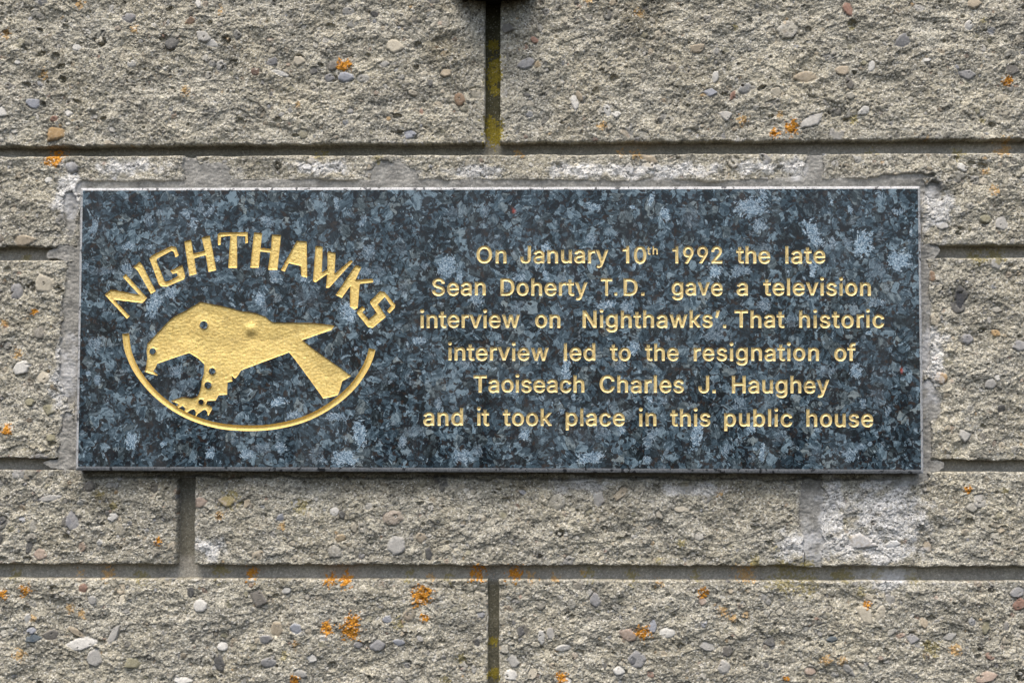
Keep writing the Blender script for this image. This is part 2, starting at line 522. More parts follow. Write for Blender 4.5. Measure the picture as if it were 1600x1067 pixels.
# pebbles the eye finds first: x, y, half-length, half-width (px), angle, colour
PEB = [(88,208,16,10,25,'O'),(318,57,16,8,30,'L'),(331,68,9,6,10,'W'),(268,68,13,10,0,'D'),(120,75,8,6,0,'W'),(52,162,13,9,10,'U'),(107,177,6,6,0,'W'),
 (85,186,7,5,-30,'R'),(202,28,12,9,0,'G'),(2,175,9,9,0,'W'),(27,98,6,4,0,'W'),(310,5,5,9,0,'W'),(298,33,8,6,-30,'B'),(467,96,11,9,0,'C'),
 (438,115,16,4,20,'W'),(540,121,15,9,5,'U'),(515,122,8,8,0,'G'),(519,103,9,9,0,'E'),(490,112,7,6,0,'D'),(585,22,8,6,20,'D'),(615,72,15,12,0,'C'),
 (543,17,11,7,-10,'L'),(425,97,9,7,0,'G'),(697,115,11,8,0,'T'),(718,155,9,11,0,'B'),(673,130,4,8,10,'D'),(645,145,9,5,15,'C'),(600,100,10,5,-10,'L'),
 (640,210,10,7,0,'U'),(835,63,8,6,30,'R'),(822,100,16,9,-30,'G'),(898,160,6,14,-10,'W'),(905,150,5,10,-25,'T'),(823,148,7,4,10,'D'),(792,45,11,9,0,'E'),
 (1028,55,6,8,0,'C'),(1090,77,12,9,0,'T'),(1118,120,6,11,5,'W'),(1110,145,10,7,-10,'U'),(1145,150,5,7,20,'R'),(1213,145,9,9,0,'C'),(1135,180,10,8,0,'L'),
 (1258,121,20,10,0,'T'),(1316,111,12,9,0,'T'),(1361,104,6,10,10,'W'),(1267,190,22,9,-32,'L'),(1350,173,11,7,-25,'W'),(1325,15,8,13,-20,'R'),(1513,40,7,9,20,'W'),
 (1523,5,12,9,0,'T'),(1447,95,8,4,0,'W'),(1512,117,10,9,0,'G'),(1410,65,12,11,0,'G'),(1582,110,11,8,0,'E'),(1328,130,7,11,-20,'E'),(949,173,6,12,-15,'W'),(963,178,8,5,-10,'W'),
 (1503,262,10,7,30,'W'),(1540,342,10,8,15,'V'),(1565,350,11,11,0,'L'),(1536,283,7,7,0,'C'),(1472,352,10,7,0,'L'),(1502,460,11,12,-30,'D'),(1497,479,11,11,20,'D'),(1500,469,8,11,10,'D'),(1557,520,8,6,30,'O'),
 (1592,540,13,9,0,'G'),(1512,530,10,9,0,'G'),(1470,590,11,10,0,'O'),(1548,600,9,9,0,'L'),(1558,590,5,6,0,'W'),(1565,637,7,6,0,'D'),(1457,432,6,10,0,'B'),(1557,412,9,9,0,'L'),(1506,680,8,10,-30,'L'),
 (1345,846,20,12,18,'T'),(1258,843,5,8,0,'V'),(1395,850,14,6,-10,'W'),(1450,855,7,10,-20,'T'),(936,780,10,12,0,'L'),(1063,795,10,6,0,'C'),(1030,804,5,9,-20,'C'),(312,785,10,9,-30,'P'),
 (438,808,6,6,0,'U'),(522,799,8,7,0,'W'),(534,804,6,7,0,'D'),(553,825,6,9,-10,'C'),(670,865,6,12,0,'D'),(658,840,9,9,0,'T'),(620,853,16,17,0,'L'),(355,783,13,9,0,'T'),(386,786,6,8,20,'T'),
 (78,778,19,6,-8,'L'),(112,815,10,15,0,'G'),(175,808,9,8,-20,'W'),(155,848,6,5,0,'W'),(140,760,10,9,0,'E'),(3,812,7,6,0,'D'),(62,866,11,9,20,'P'),(45,855,6,11,15,'D'),(242,762,7,8,0,'E'),
 (33,575,16,12,-30,'W'),(68,590,11,9,0,'C'),(47,628,9,8,-10,'V'),(77,640,10,9,20,'V'),(80,684,8,7,0,'V'),(70,445,16,15,0,'C'),(25,455,11,13,0,'G'),(38,375,18,9,0,'T'),(112,262,12,9,20,'G'),(74,281,7,5,-30,'W'),
 (313,946,12,11,-20,'W'),(128,1005,18,11,-15,'W'),(148,1027,14,14,20,'L'),(178,990,7,19,28,'L'),(53,997,13,8,-10,'S'),(50,984,8,6,0,'U'),(80,991,13,9,-20,'E'),(118,987,16,6,30,'T'),(347,1010,9,8,0,'W'),
 (343,1036,9,14,-15,'D'),(404,935,9,16,12,'E'),(298,925,6,9,0,'D'),(130,918,8,8,0,'R'),(43,965,5,9,10,'W'),(285,1063,16,6,0,'W'),(208,1035,15,9,0,'V'),(145,937,8,8,0,'L'),(432,983,11,12,0,'T'),(462,981,11,8,10,'U'),
 (415,998,12,8,-10,'G'),(420,1035,13,9,0,'G'),(605,967,9,6,-15,'U'),(623,1003,11,6,10,'U'),(507,996,8,5,10,'W'),(488,1028,8,7,-30,'W'),(560,1007,9,6,0,'G'),(590,1008,13,9,-10,'G'),(447,923,8,6,-20,'W'),(470,1052,12,7,15,'L'),
 (745,1003,6,7,0,'D'),(813,987,6,9,5,'D'),(846,995,6,13,-5,'W'),(860,989,7,10,-15,'L'),(880,1012,14,6,-12,'W'),(930,937,10,10,0,'G'),(982,992,17,10,25,'P'),(1020,978,6,12,5,'U'),(1043,988,14,8,0,'W'),(995,1030,15,14,0,'G'),
 (989,1033,5,6,0,'D'),(967,1048,9,8,0,'W'),(802,1033,8,11,-15,'L'),(945,1040,4,4,0,'D'),(1105,1010,12,8,15,'L'),(1132,1042,10,12,20,'L'),(1137,1018,8,10,0,'E'),(1097,938,6,8,-20,'P'),(798,1054,11,9,0,'W'),(832,1052,8,10,20,'C'),
 (885,1063,9,6,0,'W'),(1352,960,11,18,-25,'C'),(1375,957,8,14,25,'C'),(1357,932,10,5,35,'C'),(1444,973,6,9,-20,'T'),(1540,980,6,12,15,'V'),(1485,995,9,7,-20,'L'),(1425,997,10,7,0,'G'),(1300,998,10,5,-8,'S'),(1204,1003,8,8,0,'D'),
 (1280,972,6,4,0,'D'),(1540,1057,20,8,-18,'P'),(1325,1045,13,6,40,'L'),(1593,945,11,9,-10,'R'),(1590,925,14,9,-20,'G'),(1197,1038,5,5,0,'D'),(1265,1048,9,7,0,'P'),(1015,248,15,6,25,'T'),(577,268,5,12,0,'T'),(480,262,9,6,0,'L')]

# lichen: x, y, radius (px), kind (o orange, p pale, y yellow-green)
LICH = [(538,103,11,'o'),(84,248,15,'o'),(660,930,17,'o'),(663,965,7,'o'),(553,968,11,'o'),(548,985,15,'o'),(510,982,10,'o'),(514,906,11,'o'),(539,907,13,'o'),(746,899,15,'o'),(390,897,11,'o'),
 (40,922,10,'o'),(4,928,8,'o'),(30,1022,11,'p'),(108,950,8,'p'),(128,958,8,'p'),(52,965,6,'p'),(162,898,15,'p'),(118,897,8,'p'),(1237,200,12,'o'),(1160,188,10,'p'),(1211,208,8,'o'),(1218,180,7,'p'),(940,198,8,'p'),
 (1575,127,8,'o'),(804,899,14,'o'),(830,902,10,'p'),(867,906,9,'p'),(912,897,7,'p'),(1030,911,9,'p'),(1098,926,8,'o'),(1130,955,11,'p'),(1146,966,7,'p'),(1004,988,11,'o'),(878,1058,9,'o'),(1355,944,6,'o'),(1228,1059,5,'o'),
 (1493,1016,10,'p'),(1455,1012,16,'y'),(12,672,9,'o'),(248,845,6,'o'),(7,505,8,'p'),(53,487,5,'o'),(28,553,9,'p'),(1572,231,18,'p'),(1540,268,7,'p'),(1553,298,9,'p'),(1512,765,6,'o'),(1570,766,6,'y'),(995,240,13,'p'),
 (970,238,9,'p'),(810,238,10,'p'),(1168,897,20,'p'),(68,117,9,'p'),(8,54,9,'p'),(210,46,8,'p'),(290,143,8,'p'),(125,8,10,'p'),(461,1005,6,'p'),(624,973,10,'y'),(722,1028,9,'y'),(461,1062,8,'o'),(697,1062,9,'y'),
 (445,1025,8,'y'),(340,895,16,'y'),(215,902,14,'y'),(640,900,12,'y'),(700,902,10,'y'),(772,112,15,'m'),(773,96,11,'m'),(771,203,18,'m'),(773,215,12,'m'),(770,66,10,'m'),(772,138,8,'m'),(768,125,9,'m'),(765,185,8,'m'),(1240,900,40,'y'),(1320,900,20,'y'),(1375,899,12,'y'),
 (1430,904,14,'y'),(1500,236,14,'y'),(1365,236,9,'y'),(1530,400,14,'y'),(1560,398,14,'y'),(34,401,8,'y'),(155,772,8,'y'),(178,790,8,'y'),(470,790,14,'y'),(360,780,16,'y'),(342,805,8,'p'),(440,822,7,'p'),(1330,42,7,'y'),(1335,188,8,'y'),
 (1535,188,6,'y'),(1536,33,5,'y'),(1149,43,5,'y'),(1180,876,12,'y'),(1262,880,10,'y'),(345,18,6,'p'),(465,165,6,'p'),(500,240,12,'y'),(590,250,9,'y'),(770,1005,7,'m'),(772,1056,10,'m'),(1125,770,7,'p'),(395,907,8,'p'),(670,903,8,'p'),
 (1000,20,9,'p'),(1290,1030,9,'p'),(1315,1032,8,'p'),(920,898,12,'y'),(990,899,14,'y'),(1090,900,12,'y'),(20,899,12,'y'),(920,1,8,'p'),(1345,925,8,'y'),(565,300,4,'p'),(1030,875,6,'y'),(1065,848,8,'y')]
LCOL = {'m': ((0.30, 0.235, 0.022), (0.19, 0.16, 0.025)), 'o': ((0.56, 0.27, 0.030), (0.42, 0.155, 0.010)), 'p': ((0.47, 0.34, 0.14), (0.50, 0.25, 0.06)), 'y': ((0.27, 0.215, 0.055), (0.20, 0.17, 0.04))}

_rg = np.random.default_rng(4)
def random_pebbles():
    out = []
    A = (WX1 - WX0) * (FZ1 - FZ0 + 160)
    keys = list('GGGGLLLLLLCCCCWWOBDDDVVVPUUTTTTEER')
    for n, lo, hi in ((int(A / 34), 0.9, 1.9), (int(A / 130), 1.8, 3.2), (int(A / 620), 3.0, 5.0), (int(A / 5000), 5.0, 8.0)):
        X = _rg.uniform(WX0, WX1, n)
        Z = _rg.uniform(FZ0 - 80, FZ1 + 80, n)
        Sx = lo + (hi - lo) * _rg.random(n) ** 1.6
        E = _rg.uniform(0.5, 1.0, n)
        T = _rg.uniform(0, math.pi, n)
        for i in range(n):
            k = keys[_rg.integers(len(keys))]
            if Sx[i] > 4.0 and k in 'OBRW':
                k = 'L'
            c = np.array(PAL[k]) * _rg.uniform(0.8, 1.15)
            out.append((X[i], Z[i], Sx[i], Sx[i] * E[i], T[i], c, _rg.uniform(0.15, 0.85), False))
    return out

PEBBLES = random_pebbles()
for (px, py, a, b_, ang, k) in PEB:
    x, z = at(px, py)
    PEBBLES.append((x, z, a * MM, b_ * MM, R(-ang), np.array(PAL[k]), 0.95, True))
PEBX = np.array([p[0] for p in PEBBLES])
PEBZ = np.array([p[1] for p in PEBBLES])

_PR = np.random.default_rng(12).random((997, 24))
PITS = []
for n, lo, hi in ((4200, 0.7, 1.6), (650, 1.6, 4.2)):
    for i in range(n):
        PITS.append((_rg.uniform(WX0, WX1), _rg.uniform(FZ0 - 80, FZ1 + 80), _rg.uniform(lo, hi), _rg.uniform(0.4, 1.0), _rg.uniform(-0.5, 0.5)))
PITX = np.array([p[0] for p in PITS])
PITZ = np.array([p[1] for p in PITS])

def lichen(x, z, xs, zs, c, h):
    """Paint and raise the lichen colonies (their own colour) on a grid."""
    for (px, py, r, kind) in LICH:
        cx, cz = at(px, py)
        rr = r * MM
        i0, i1 = np.searchsorted(xs, (cx - rr * 2 - 2, cx + rr * 2 + 2))
        j0, j1 = np.searchsorted(zs, (cz - rr * 2 - 2, cz + rr * 2 + 2))
        if i1 <= i0 or j1 <= j0:
            continue
        s = (slice(j0, j1), slice(i0, i1))
        X, Z = x[s], z[s]
        t = 1.15 - np.hypot(X - cx, Z - cz) / rr + 0.55 * fbm(X, Z, max(2.2, rr * 0.7), 811, 3, 0.65) + 0.55 * vnoise(X, Z, 1.5, 817)
        if 890 < py < 912 or 225 < py < 245:
            t = t - 0.25 + 0.6 * vnoise(X, Z, 2.4, 823)
        amt = {'m': 0.9, 'o': 0.97, 'p': 0.72, 'y': 0.62}[kind]
        lo = {'m': 0.1, 'o': 0.12, 'p': 0.28, 'y': 0.25}[kind]
        m = sstep(lo, lo + 0.28, t) * amt
        q = np.clip(0.5 + 0.8 * vnoise(X, Z, 1.3, 819), 0, 1)[..., None]
        a, b_ = (np.array(v) for v in LCOL[kind])
        c[s] = c[s] * (1 - m[..., None]) + (a * (1 - q) + b_ * q) * m[..., None]
        h[s] += m * (0.25 + 0.35 * q[..., 0]) * (1.0 if kind == 'o' else 0.4)

def block_surface(x, z, xs, zs, e, seed):
    """Height (mm towards the viewer) and colour of a split block face. e = distance to the block's edge."""
    share = 0.38 + 0.45 * ((seed * 0.618) % 1.0)      # how stony this block's mix is
    low = (1.7 * fbm(x, z, 62.0, seed, 2, 0.5) + 2.0 * fbm(x, z, 21.0, 11, 2, 0.55))
    # broken steps of the split face
    st = fbm(x * 0.8, z * 1.25, 15.0, 19, 3, 0.55)
    low = low + 1.1 * np.abs(st) - 0.4
    low = low + 1.1 * np.round(1.6 * vnoise(x * 0.7, z * 1.3, 24.0, 23)) * 0.55
    h = low + 0.60 * fbm(x, z, 6.0, 29, 3, 0.6)
    d1, r1, q1 = cells(x, z, 3.0, 37)
    h = h + 0.60 * (0.75 - d1) * (0.3 + r1)
    d2, r2, q2 = cells(x, z, 1.45, 41)
    h = h + 0.60 * (0.7 - d2) * (0.2 + r2) + 0.25 * (q2 - 0.5)
    # colour of the cement paste and its sand
    base = np.array((0.340, 0.322, 0.263))
    tone = 1.0 + 0.20 * fbm(x, z, 48.0, 47, 3) + 0.10 * fbm(x, z, 9.0, 53, 3)
    tone = tone * (0.80 + 0.40 * r2) * (0.90 + 0.2 * r1)
    grit = np.ones(x.shape)
    c = base * tone[..., None]
    warm = np.clip(0.5 + 0.6 * fbm(x, z, 40.0, 59, 2), 0, 1)[..., None]
    c = c * (1 + (np.array((1.03, 1.0, 0.93)) - 1) * warm)
    lightg = (q2 > 0.86)[..., None] * np.clip(1.25 - d2 * 1.6, 0, 1)[..., None]
    c = c * (1 - 0.65 * lightg) + np.array((0.58, 0.555, 0.48)) * 0.65 * lightg
    darkg = (q2 < 0.085)[..., None] * np.clip(1.2 - d2 * 1.6, 0, 1)[..., None]
    c = c * (1 - 0.7 * darkg) + np.array((0.085, 0.082, 0.078)) * 0.7 * darkg
    x0, x1, z0, z1 = xs[0] - 3, xs[-1] + 3, zs[0] - 3, zs[-1] + 3
    # holes where stones have dropped out
    for i in np.nonzero((PITX > x0) & (PITX < x1) & (PITZ > z0) & (PITZ < z1))[0]:
        cx, cz, a, el, ang = PITS[i]
        i0, i1 = np.searchsorted(xs, (cx - a - 1, cx + a + 1))
        j0, j1 = np.searchsorted(zs, (cz - a - 1, cz + a + 1))
        if i1 - i0 < 2 or j1 - j0 < 2:
            continue
        s = (slice(j0, j1), slice(i0, i1))
        dx, dz = x[s] - cx, z[s] - cz
        u = dx * math.cos(ang) + dz * math.sin(ang)
        v = (-dx * math.sin(ang) + dz * math.cos(ang)) / el
        t = 1 - np.hypot(u, v) / a
        h[s] -= np.minimum(a * 1.1, 3.0) * sstep(0.0, 0.40, t + 0.25 * vnoise(x[s], z[s], 1.6, 113))
    # pebbles
    for i in np.nonzero((PEBX > x0) & (PEBX < x1) & (PEBZ > z0) & (PEBZ < z1))[0]:
        cx, cz, a, b_, ang, pc, amt, big = PEBBLES[i]
        if not big and (math.sin(i * 12.9898) * 43758.5453) % 1.0 > share:
            continue
        i0, i1 = np.searchsorted(xs, (cx - a * 1.3 - 1, cx + a * 1.3 + 1))
        j0, j1 = np.searchsorted(zs, (cz - a * 1.3 - 1, cz + a * 1.3 + 1))
        if b_ > a:
            i0, i1 = np.searchsorted(xs, (cx - b_ * 1.3 - 1, cx + b_ * 1.3 + 1))
            j0, j1 = np.searchsorted(zs, (cz - b_ * 1.3 - 1, cz + b_ * 1.3 + 1))
        if i1 - i0 < 2 or j1 - j0 < 2:
            continue
        s = (slice(j0, j1), slice(i0, i1))
        dx, dz = x[s] - cx, z[s] - cz
        ca, sa = math.cos(ang), math.sin(ang)
        u = (dx * ca + dz * sa) / a
        v = (-dx * sa + dz * ca) / b_
        th = np.arctan2(v, u)
        ph = cx * 12.9898 + cz * 78.233
        pr = _PR[(i * 7919) % 997]
        nk = 4 + int(pr[0] * 4)
        rp = np.zeros(u.shape)
        for q in range(nk):                       # a stone is a rough polygon of broken faces
            ta = (q + 0.75 * pr[1 + q]) / nk * 2 * math.pi
            rp = np.maximum(rp, (u * math.cos(ta) + v * math.sin(ta)) / (0.72 + 0.26 * pr[9 + q]))
        rw = 0.35 + 0.5 * pr[17]                  # some are water-worn, some fractured
        r = np.hypot(u, v) * (1 - rw) + rp * rw
        r = r + 0.09 * vnoise(x[s], z[s], 2.2, 877)
        t = 1 - r
        soft = min(0.45, 0.40 / min(a, b_))
        m = sstep(-soft * 0.3, soft, t)
        sz = min(a, b_)
        # paste still clinging over part of it
        cover = vnoise(x[s], z[s], max(1.3, sz * 0.8), 879) + 0.4 * vnoise(x[s], z[s], 1.1, 881) + (0.75 if big else 0.15 + 0.5 * pr[18])
        m = m * sstep(-0.15, 0.15, cover)
        hc = float(np.mean(low[s])) + (0.15 if big else -0.1)
        frac = pr[19]
        dome = min(1.4, sz * (0.10 + 0.28 * frac)) * np.sqrt(np.clip(t * (1.4 + 3.0 * rw), 0, 1))
        tilt = 0.34 * (u * math.sin(ph) + v * math.cos(ph * 1.7)) * min(sz, 2.5)
        facet = 0.22 * min(sz, 2.5) * np.maximum(0.0, u * math.cos(ph * 2.3) + v * math.sin(ph * 2.3) - 0.1) * (pr[20] > 0.4)
        h[s] = h[s] * (1 - m) + (hc + dome + tilt - facet) * m - 0.6 * sstep(-0.25, -0.02, t) * (1 - m)
        mm = (m * amt)[..., None]
        grit[s] = grit[s] * (1 - m) + (0.22 if big else 0.5 - 0.25 * amt) * m
        vein = 1 + 0.13 * fbm(x[s] * 1.0, z[s], max(0.9, sz * 0.6), 61 + int(abs(ph)) % 7, 2)[..., None]
        cc = pc * 0.80 + c[s] * 0.20
        c[s] = c[s] * (1 - mm) + cc * vein * mm
    lichen(x, z, xs, zs, c, h)
    # lime bloom, then grime together with painted shade
    kf = collar(x, z)
    film = sstep(-0.85, 0.05, kf + 0.25 * fbm(x, z, 5.0, 105, 3)) * (kf > -0.999)
    film = film * np.clip(0.7 + 0.8 * vnoise(x, z, 2.6, 107) + 0.6 * fbm(x, z, 1.3, 109, 2), 0, 1)
    c = c * (1 - 0.8 * film[..., None]) + np.array((0.315, 0.307, 0.276)) * 0.8 * film[..., None]
    h = h - 0.35 * film * (h - low)
    bl = sstep(-0.10, 0.58, ellipses(x, z, BLOOM, 97, 0.55, 11.0)) * np.clip(0.85 + 0.5 * vnoise(x, z, 2.0, 99), 0, 1)
    c = c * (1 - 0.74 * bl[..., None]) + np.array((0.68, 0.68, 0.67)) * 0.74 * bl[..., None]
    gr = sstep(-0.1, 0.9, ellipses(x, z, GRIME_SHADE, 103, 0.4, 16.0))
    c = c * (1 - 0.55 * gr[..., None] * (1 - np.array((0.36, 0.33, 0.25))))
    # arris
    ew = e + 0.9 * fbm(x, z, 7.0, 67, 3, 0.6)
    h = h * (0.55 + 0.45 * sstep(0.0, 9.0, e)) - 1.5 * (1 - sstep(-0.4, 1.0, ew))
    h = h - pocket(x, z) * 8.5
    # stone cut back where the plaque was let in and mortared
    k = collar(x, z)
    h = h - 7.0 * sstep(0.0, 0.30, k)
    return h, np.concatenate([c, grit[..., None]], -1)

def mortar_surface(x, z, xs, zs):
    k = collar(x, z)
    d = rim_dist(x, z)
    h = -10.6 + 0.35 * fbm(x, z, 9.0, 131, 3) + 0.12 * vnoise(x, z, 1.6, 137)
    # the trowelled collar: nearly flush with the blocks, a little lower against the plaque
    fl = -1.2 + 1.0 * fbm(x, z, 16.0, 139, 3) + 0.35 * fbm(x, z * 1.6, 3.4, 149, 3)
    fl = fl - 1.2 * (1 - sstep(0.0, 7.0, d)) * (z > PZ1 - 1)
    m = sstep(-0.55, -0.12, k)
    m = m * (1 - pocket(x, z))
    h = h * (1 - m) + fl * m
    tone = 1 + 0.12 * fbm(x, z, 24.0, 151, 3) + 0.10 * vnoise(x, z, 1.7, 157)
    dj, j1, j2 = cells(x, z, 1.3, 159)
    h = h + 0.35 * (0.6 - dj) * j2
    c = np.array((0.295, 0.280, 0.240)) * (tone * (0.82 + 0.36 * j1))[..., None]
    dg, g1, g2 = cells(x, z, 1.5, 165)
    cc = np.array((0.275, 0.268, 0.243)) * (1 + 0.22 * fbm(x, z, 9.0, 163, 4) + 0.30 * (g1 - 0.5))[..., None]
    h = h + 0.30 * (0.6 - dg) * g2
    c = c * (1 - m[..., None]) + cc * m[..., None]
    # mortar darkened in three upright joints and along the upper level joint
    for (px, py, rx, ry, f) in ((770, 90, 16, 140, 0.26), (770, 1000, 14, 100, 0.42), (290, 812, 16, 66, 0.55), (400, 236, 420, 9, 0.62), (1000, 234, 260, 9, 0.72)):
        cx, cz = at(px, py)
        q = 1 - np.maximum(np.abs(x - cx) / (rx * MM), np.abs(z - cz) / (ry * MM))
        q = sstep(0.0, 0.2, q)[..., None]
        c = c * (1 - q * (1 - f) * np.array((1.0, 1.0, 1.12)))
    lichen(x, z, xs, zs, c, h)
    sp = vnoise(x, z, 1.5, 167)
    c = np.where((sp > 0.62)[..., None], c * 1.6, c)
    bl = sstep(-0.10, 0.58, ellipses(x, z, BLOOM, 97, 0.55, 11.0)) * np.clip(0.85 + 0.5 * vnoise(x, z, 2.0, 99), 0, 1)
    c = c * (1 - 0.6 * bl[..., None]) + np.array((0.60, 0.605, 0.61)) * 0.6 * bl[..., None]
    gr = sstep(-0.1, 0.9, ellipses(x, z, GRIME_SHADE, 103, 0.4, 16.0))
    c = c * (1 - 0.55 * gr[..., None] * (1 - np.array((0.36, 0.33, 0.25))))
    return h, c

def axis(a, b, lo, hi, fine, coarse):
    """Sample positions from a to b: fine steps inside lo..hi, coarse outside."""
    p, out = a, [a]
    while p < b - 1e-6:
        s = fine if (lo - 1.0 <= p <= hi) else coarse
        if p < lo:
            s = min(s, max(fine, lo - p))
        p = min(b, p + s)
        if b - p < fine * 0.4:
            p = b
        out.append(p)
    return np.array(out)

FINE = 0.47
wall = empty('block_wall', 'grey split-faced concrete block wall with pale mortar joints and orange lichen spots', 'wall', (0, 0.03, at(800, 1067)[1] * 0.001))
wall['kind'] = 'thing'
WO = np.array(wall.location)

def grid_faces(nz, nx, off=0):
    i = np.arange(nz - 1)[:, None] * nx + np.arange(nx - 1)[None, :]
    return np.stack([i, i + 1, i + nx + 1, i + nx], -1).reshape(-1, 4) + off

def build_block(x0, x1, zt, zb, seed):
    xm = (x0 + x1) / 2
    za, zc = min(zb(x0), zb(x1)), max(zt(x0), zt(x1))
    xs = axis(x0, x1, FX0 - 12, FX1 + 12, FINE, 2.2)
    z0m, z1m = zb(xm), zt(xm)
    zs = axis(z0m, z1m, FZ0 - 12, FZ1 + 12, FINE, 2.2)
    tx = (xs - x0) / (x1 - x0)
    tz = (zs - z0m) / (z1m - z0m)
    TX, TZ = np.meshgrid(tx, tz)
    X, Z = np.meshgrid(xs, zs)
    zero = np.zeros_like(xs)
    # ragged outline
    wl = 0.45 * fbm(zs * 0 + x0, zs, 16.0, 171, 3) * 1.0
    wr = 0.45 * fbm(zs * 0 + x1, zs, 16.0, 173, 3)
    wb = 0.75 * fbm(xs, zero + za, 22.0, 179, 4, 0.6)
    wt = 0.35 * fbm(xs, zero + zc, 22.0, 181, 4, 0.6)
    X = X + wl[:, None] * (1 - TX) + wr[:, None] * TX
    ZB = zb(X) + wb[None, :]
    ZT = zt(X) + wt[None, :]
    Z = ZB + (ZT - ZB) * TZ
    e = np.minimum(np.minimum(X - X[:, :1], X[:, -1:] - X), np.minimum(Z - ZB, ZT - Z))
    H, C = block_surface(X, Z, xs, zs, e, seed)
    nz, nx = X.shape
    V = np.stack([X, -H, Z], -1).reshape(-1, 3)
    C = C.reshape(-1, 4)
    F = grid_faces(nz, nx)
    # hide what lies well behind the plaque
    cen = V[F].mean(1)
    keep = rim_dist(cen[:, 0], cen[:, 2]) > -14.0
    F = F[keep]
    # sides running back into the joint
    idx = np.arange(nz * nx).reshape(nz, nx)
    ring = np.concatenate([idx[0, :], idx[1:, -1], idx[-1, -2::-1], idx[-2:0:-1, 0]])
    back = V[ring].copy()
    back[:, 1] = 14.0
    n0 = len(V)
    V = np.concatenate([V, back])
    C = np.concatenate([C, C[ring] * np.array((0.6, 0.6, 0.58, 1.0))])  # side colour darkened towards the back to deepen the joint's shade
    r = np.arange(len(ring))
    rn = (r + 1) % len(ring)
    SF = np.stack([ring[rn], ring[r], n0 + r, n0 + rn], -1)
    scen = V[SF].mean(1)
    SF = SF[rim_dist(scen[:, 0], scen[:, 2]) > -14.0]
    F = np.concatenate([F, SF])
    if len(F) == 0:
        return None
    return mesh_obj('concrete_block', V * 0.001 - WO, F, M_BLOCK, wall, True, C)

RECTS = []
seed = 200
for (t, b_, spans) in rows:
    for (x0, x1) in spans:
        seed += 1
        RECTS.append((x0, x1, L[b_], L[t]))
        if x1 - x0 > 4:
            build_block(x0, x1, L[t], L[b_], seed)

def build_mortar():
    xs = axis(WX0 + 2, WX1 - 2, FX0 - 12, FX1 + 12, 0.52, 2.4)
    zs = axis(L['F_bot'](0) + 2, L['Z_top'](0) - 2, FZ0 - 12, FZ1 + 12, 0.52, 2.4)
    X, Z = np.meshgrid(xs, zs)
    H, C = mortar_surface(X, Z, xs, zs)
    # keep it only where the joints and the collar are
    inside = np.full(X.shape, -9.0)
    for (x0, x1, zb, zt) in RECTS:
        inside = np.maximum(inside, np.minimum(np.minimum(X - x0, x1 - X), np.minimum(Z - zb(X), zt(X) - Z)))
    need = (inside < 5.0) | (pocket(X, Z) > 0.0) | (collar(X, Z) > -0.45)
    need &= rim_dist(X, Z) > -12.0
    F = grid_faces(*X.shape)
    F = F[need.ravel()[F].all(1)]
    V = np.stack([X, -H, Z], -1).reshape(-1, 3)
    used = np.unique(F)
    remap = np.zeros(len(V), dtype=np.int64)
    remap[used] = np.arange(len(used))
    return mesh_obj('mortar', V[used] * 0.001 - WO, remap[F], M_MORTAR, wall, True, C.reshape(-1, 3)[used])

build_mortar()

# ------------------------------------------------------------------ the plaque
FACE = -11.0                                  # the polished face, mm in front of the wall's mean face
def fp(pts):
    return ats(pts, FACE)

def winding(P, contours):
    wn = np.zeros(len(P), dtype=np.int32)
    for c in contours:
        a = c
        b = np.roll(c, -1, axis=0)
        lo, hi = c.min(0), c.max(0)
        sel = np.nonzero((P[:, 0] <= hi[0]) & (P[:, 1] >= lo[1]) & (P[:, 1] <= hi[1]))[0]
        if len(sel) == 0:
            continue
        for s in np.array_split(sel, max(1, len(sel) * len(a) // 4000000 + 1)):
            x, y = P[s, 0][:, None], P[s, 1][:, None]
            up = (a[None, :, 1] <= y) & (b[None, :, 1] > y)
            dn = (a[None, :, 1] > y) & (b[None, :, 1] <= y)
            cr = (b[None, :, 0] - a[None, :, 0]) * (y - a[None, :, 1]) - (x - a[None, :, 0]) * (b[None, :, 1] - a[None, :, 1])
            wn[s] += ((up & (cr > 0)).sum(1) - (dn & (cr < 0)).sum(1)).astype(np.int32)
    return wn

def cdt(P, E):
    v, e, f, *_ = delaunay_2d_cdt([Vector((float(a), float(b))) for a, b in P], [(int(a), int(b)) for a, b in E], [], 0, 1e-5, False)
    return np.array([(p[0], p[1]) for p in v]), np.array([t for t in f if len(t) == 3])

def seg_dist(P, A, B):
    out = np.full(len(P), 1e9)
    d = B - A
    l2 = np.maximum((d * d).sum(1), 1e-12)
    for s in np.array_split(np.arange(len(P)), max(1, len(P) * len(A) // 4000000 + 1)):
        q = P[s][:, None, :] - A[None]
        t = np.clip((q * d[None]).sum(2) / l2[None], 0, 1)
        r = q - t[..., None] * d[None]
        out[s] = np.sqrt((r * r).sum(2).min(1))
    return out

CUT_P, CUT_E, CUT_C = [], [], []             # what the letters take out of the slab's face

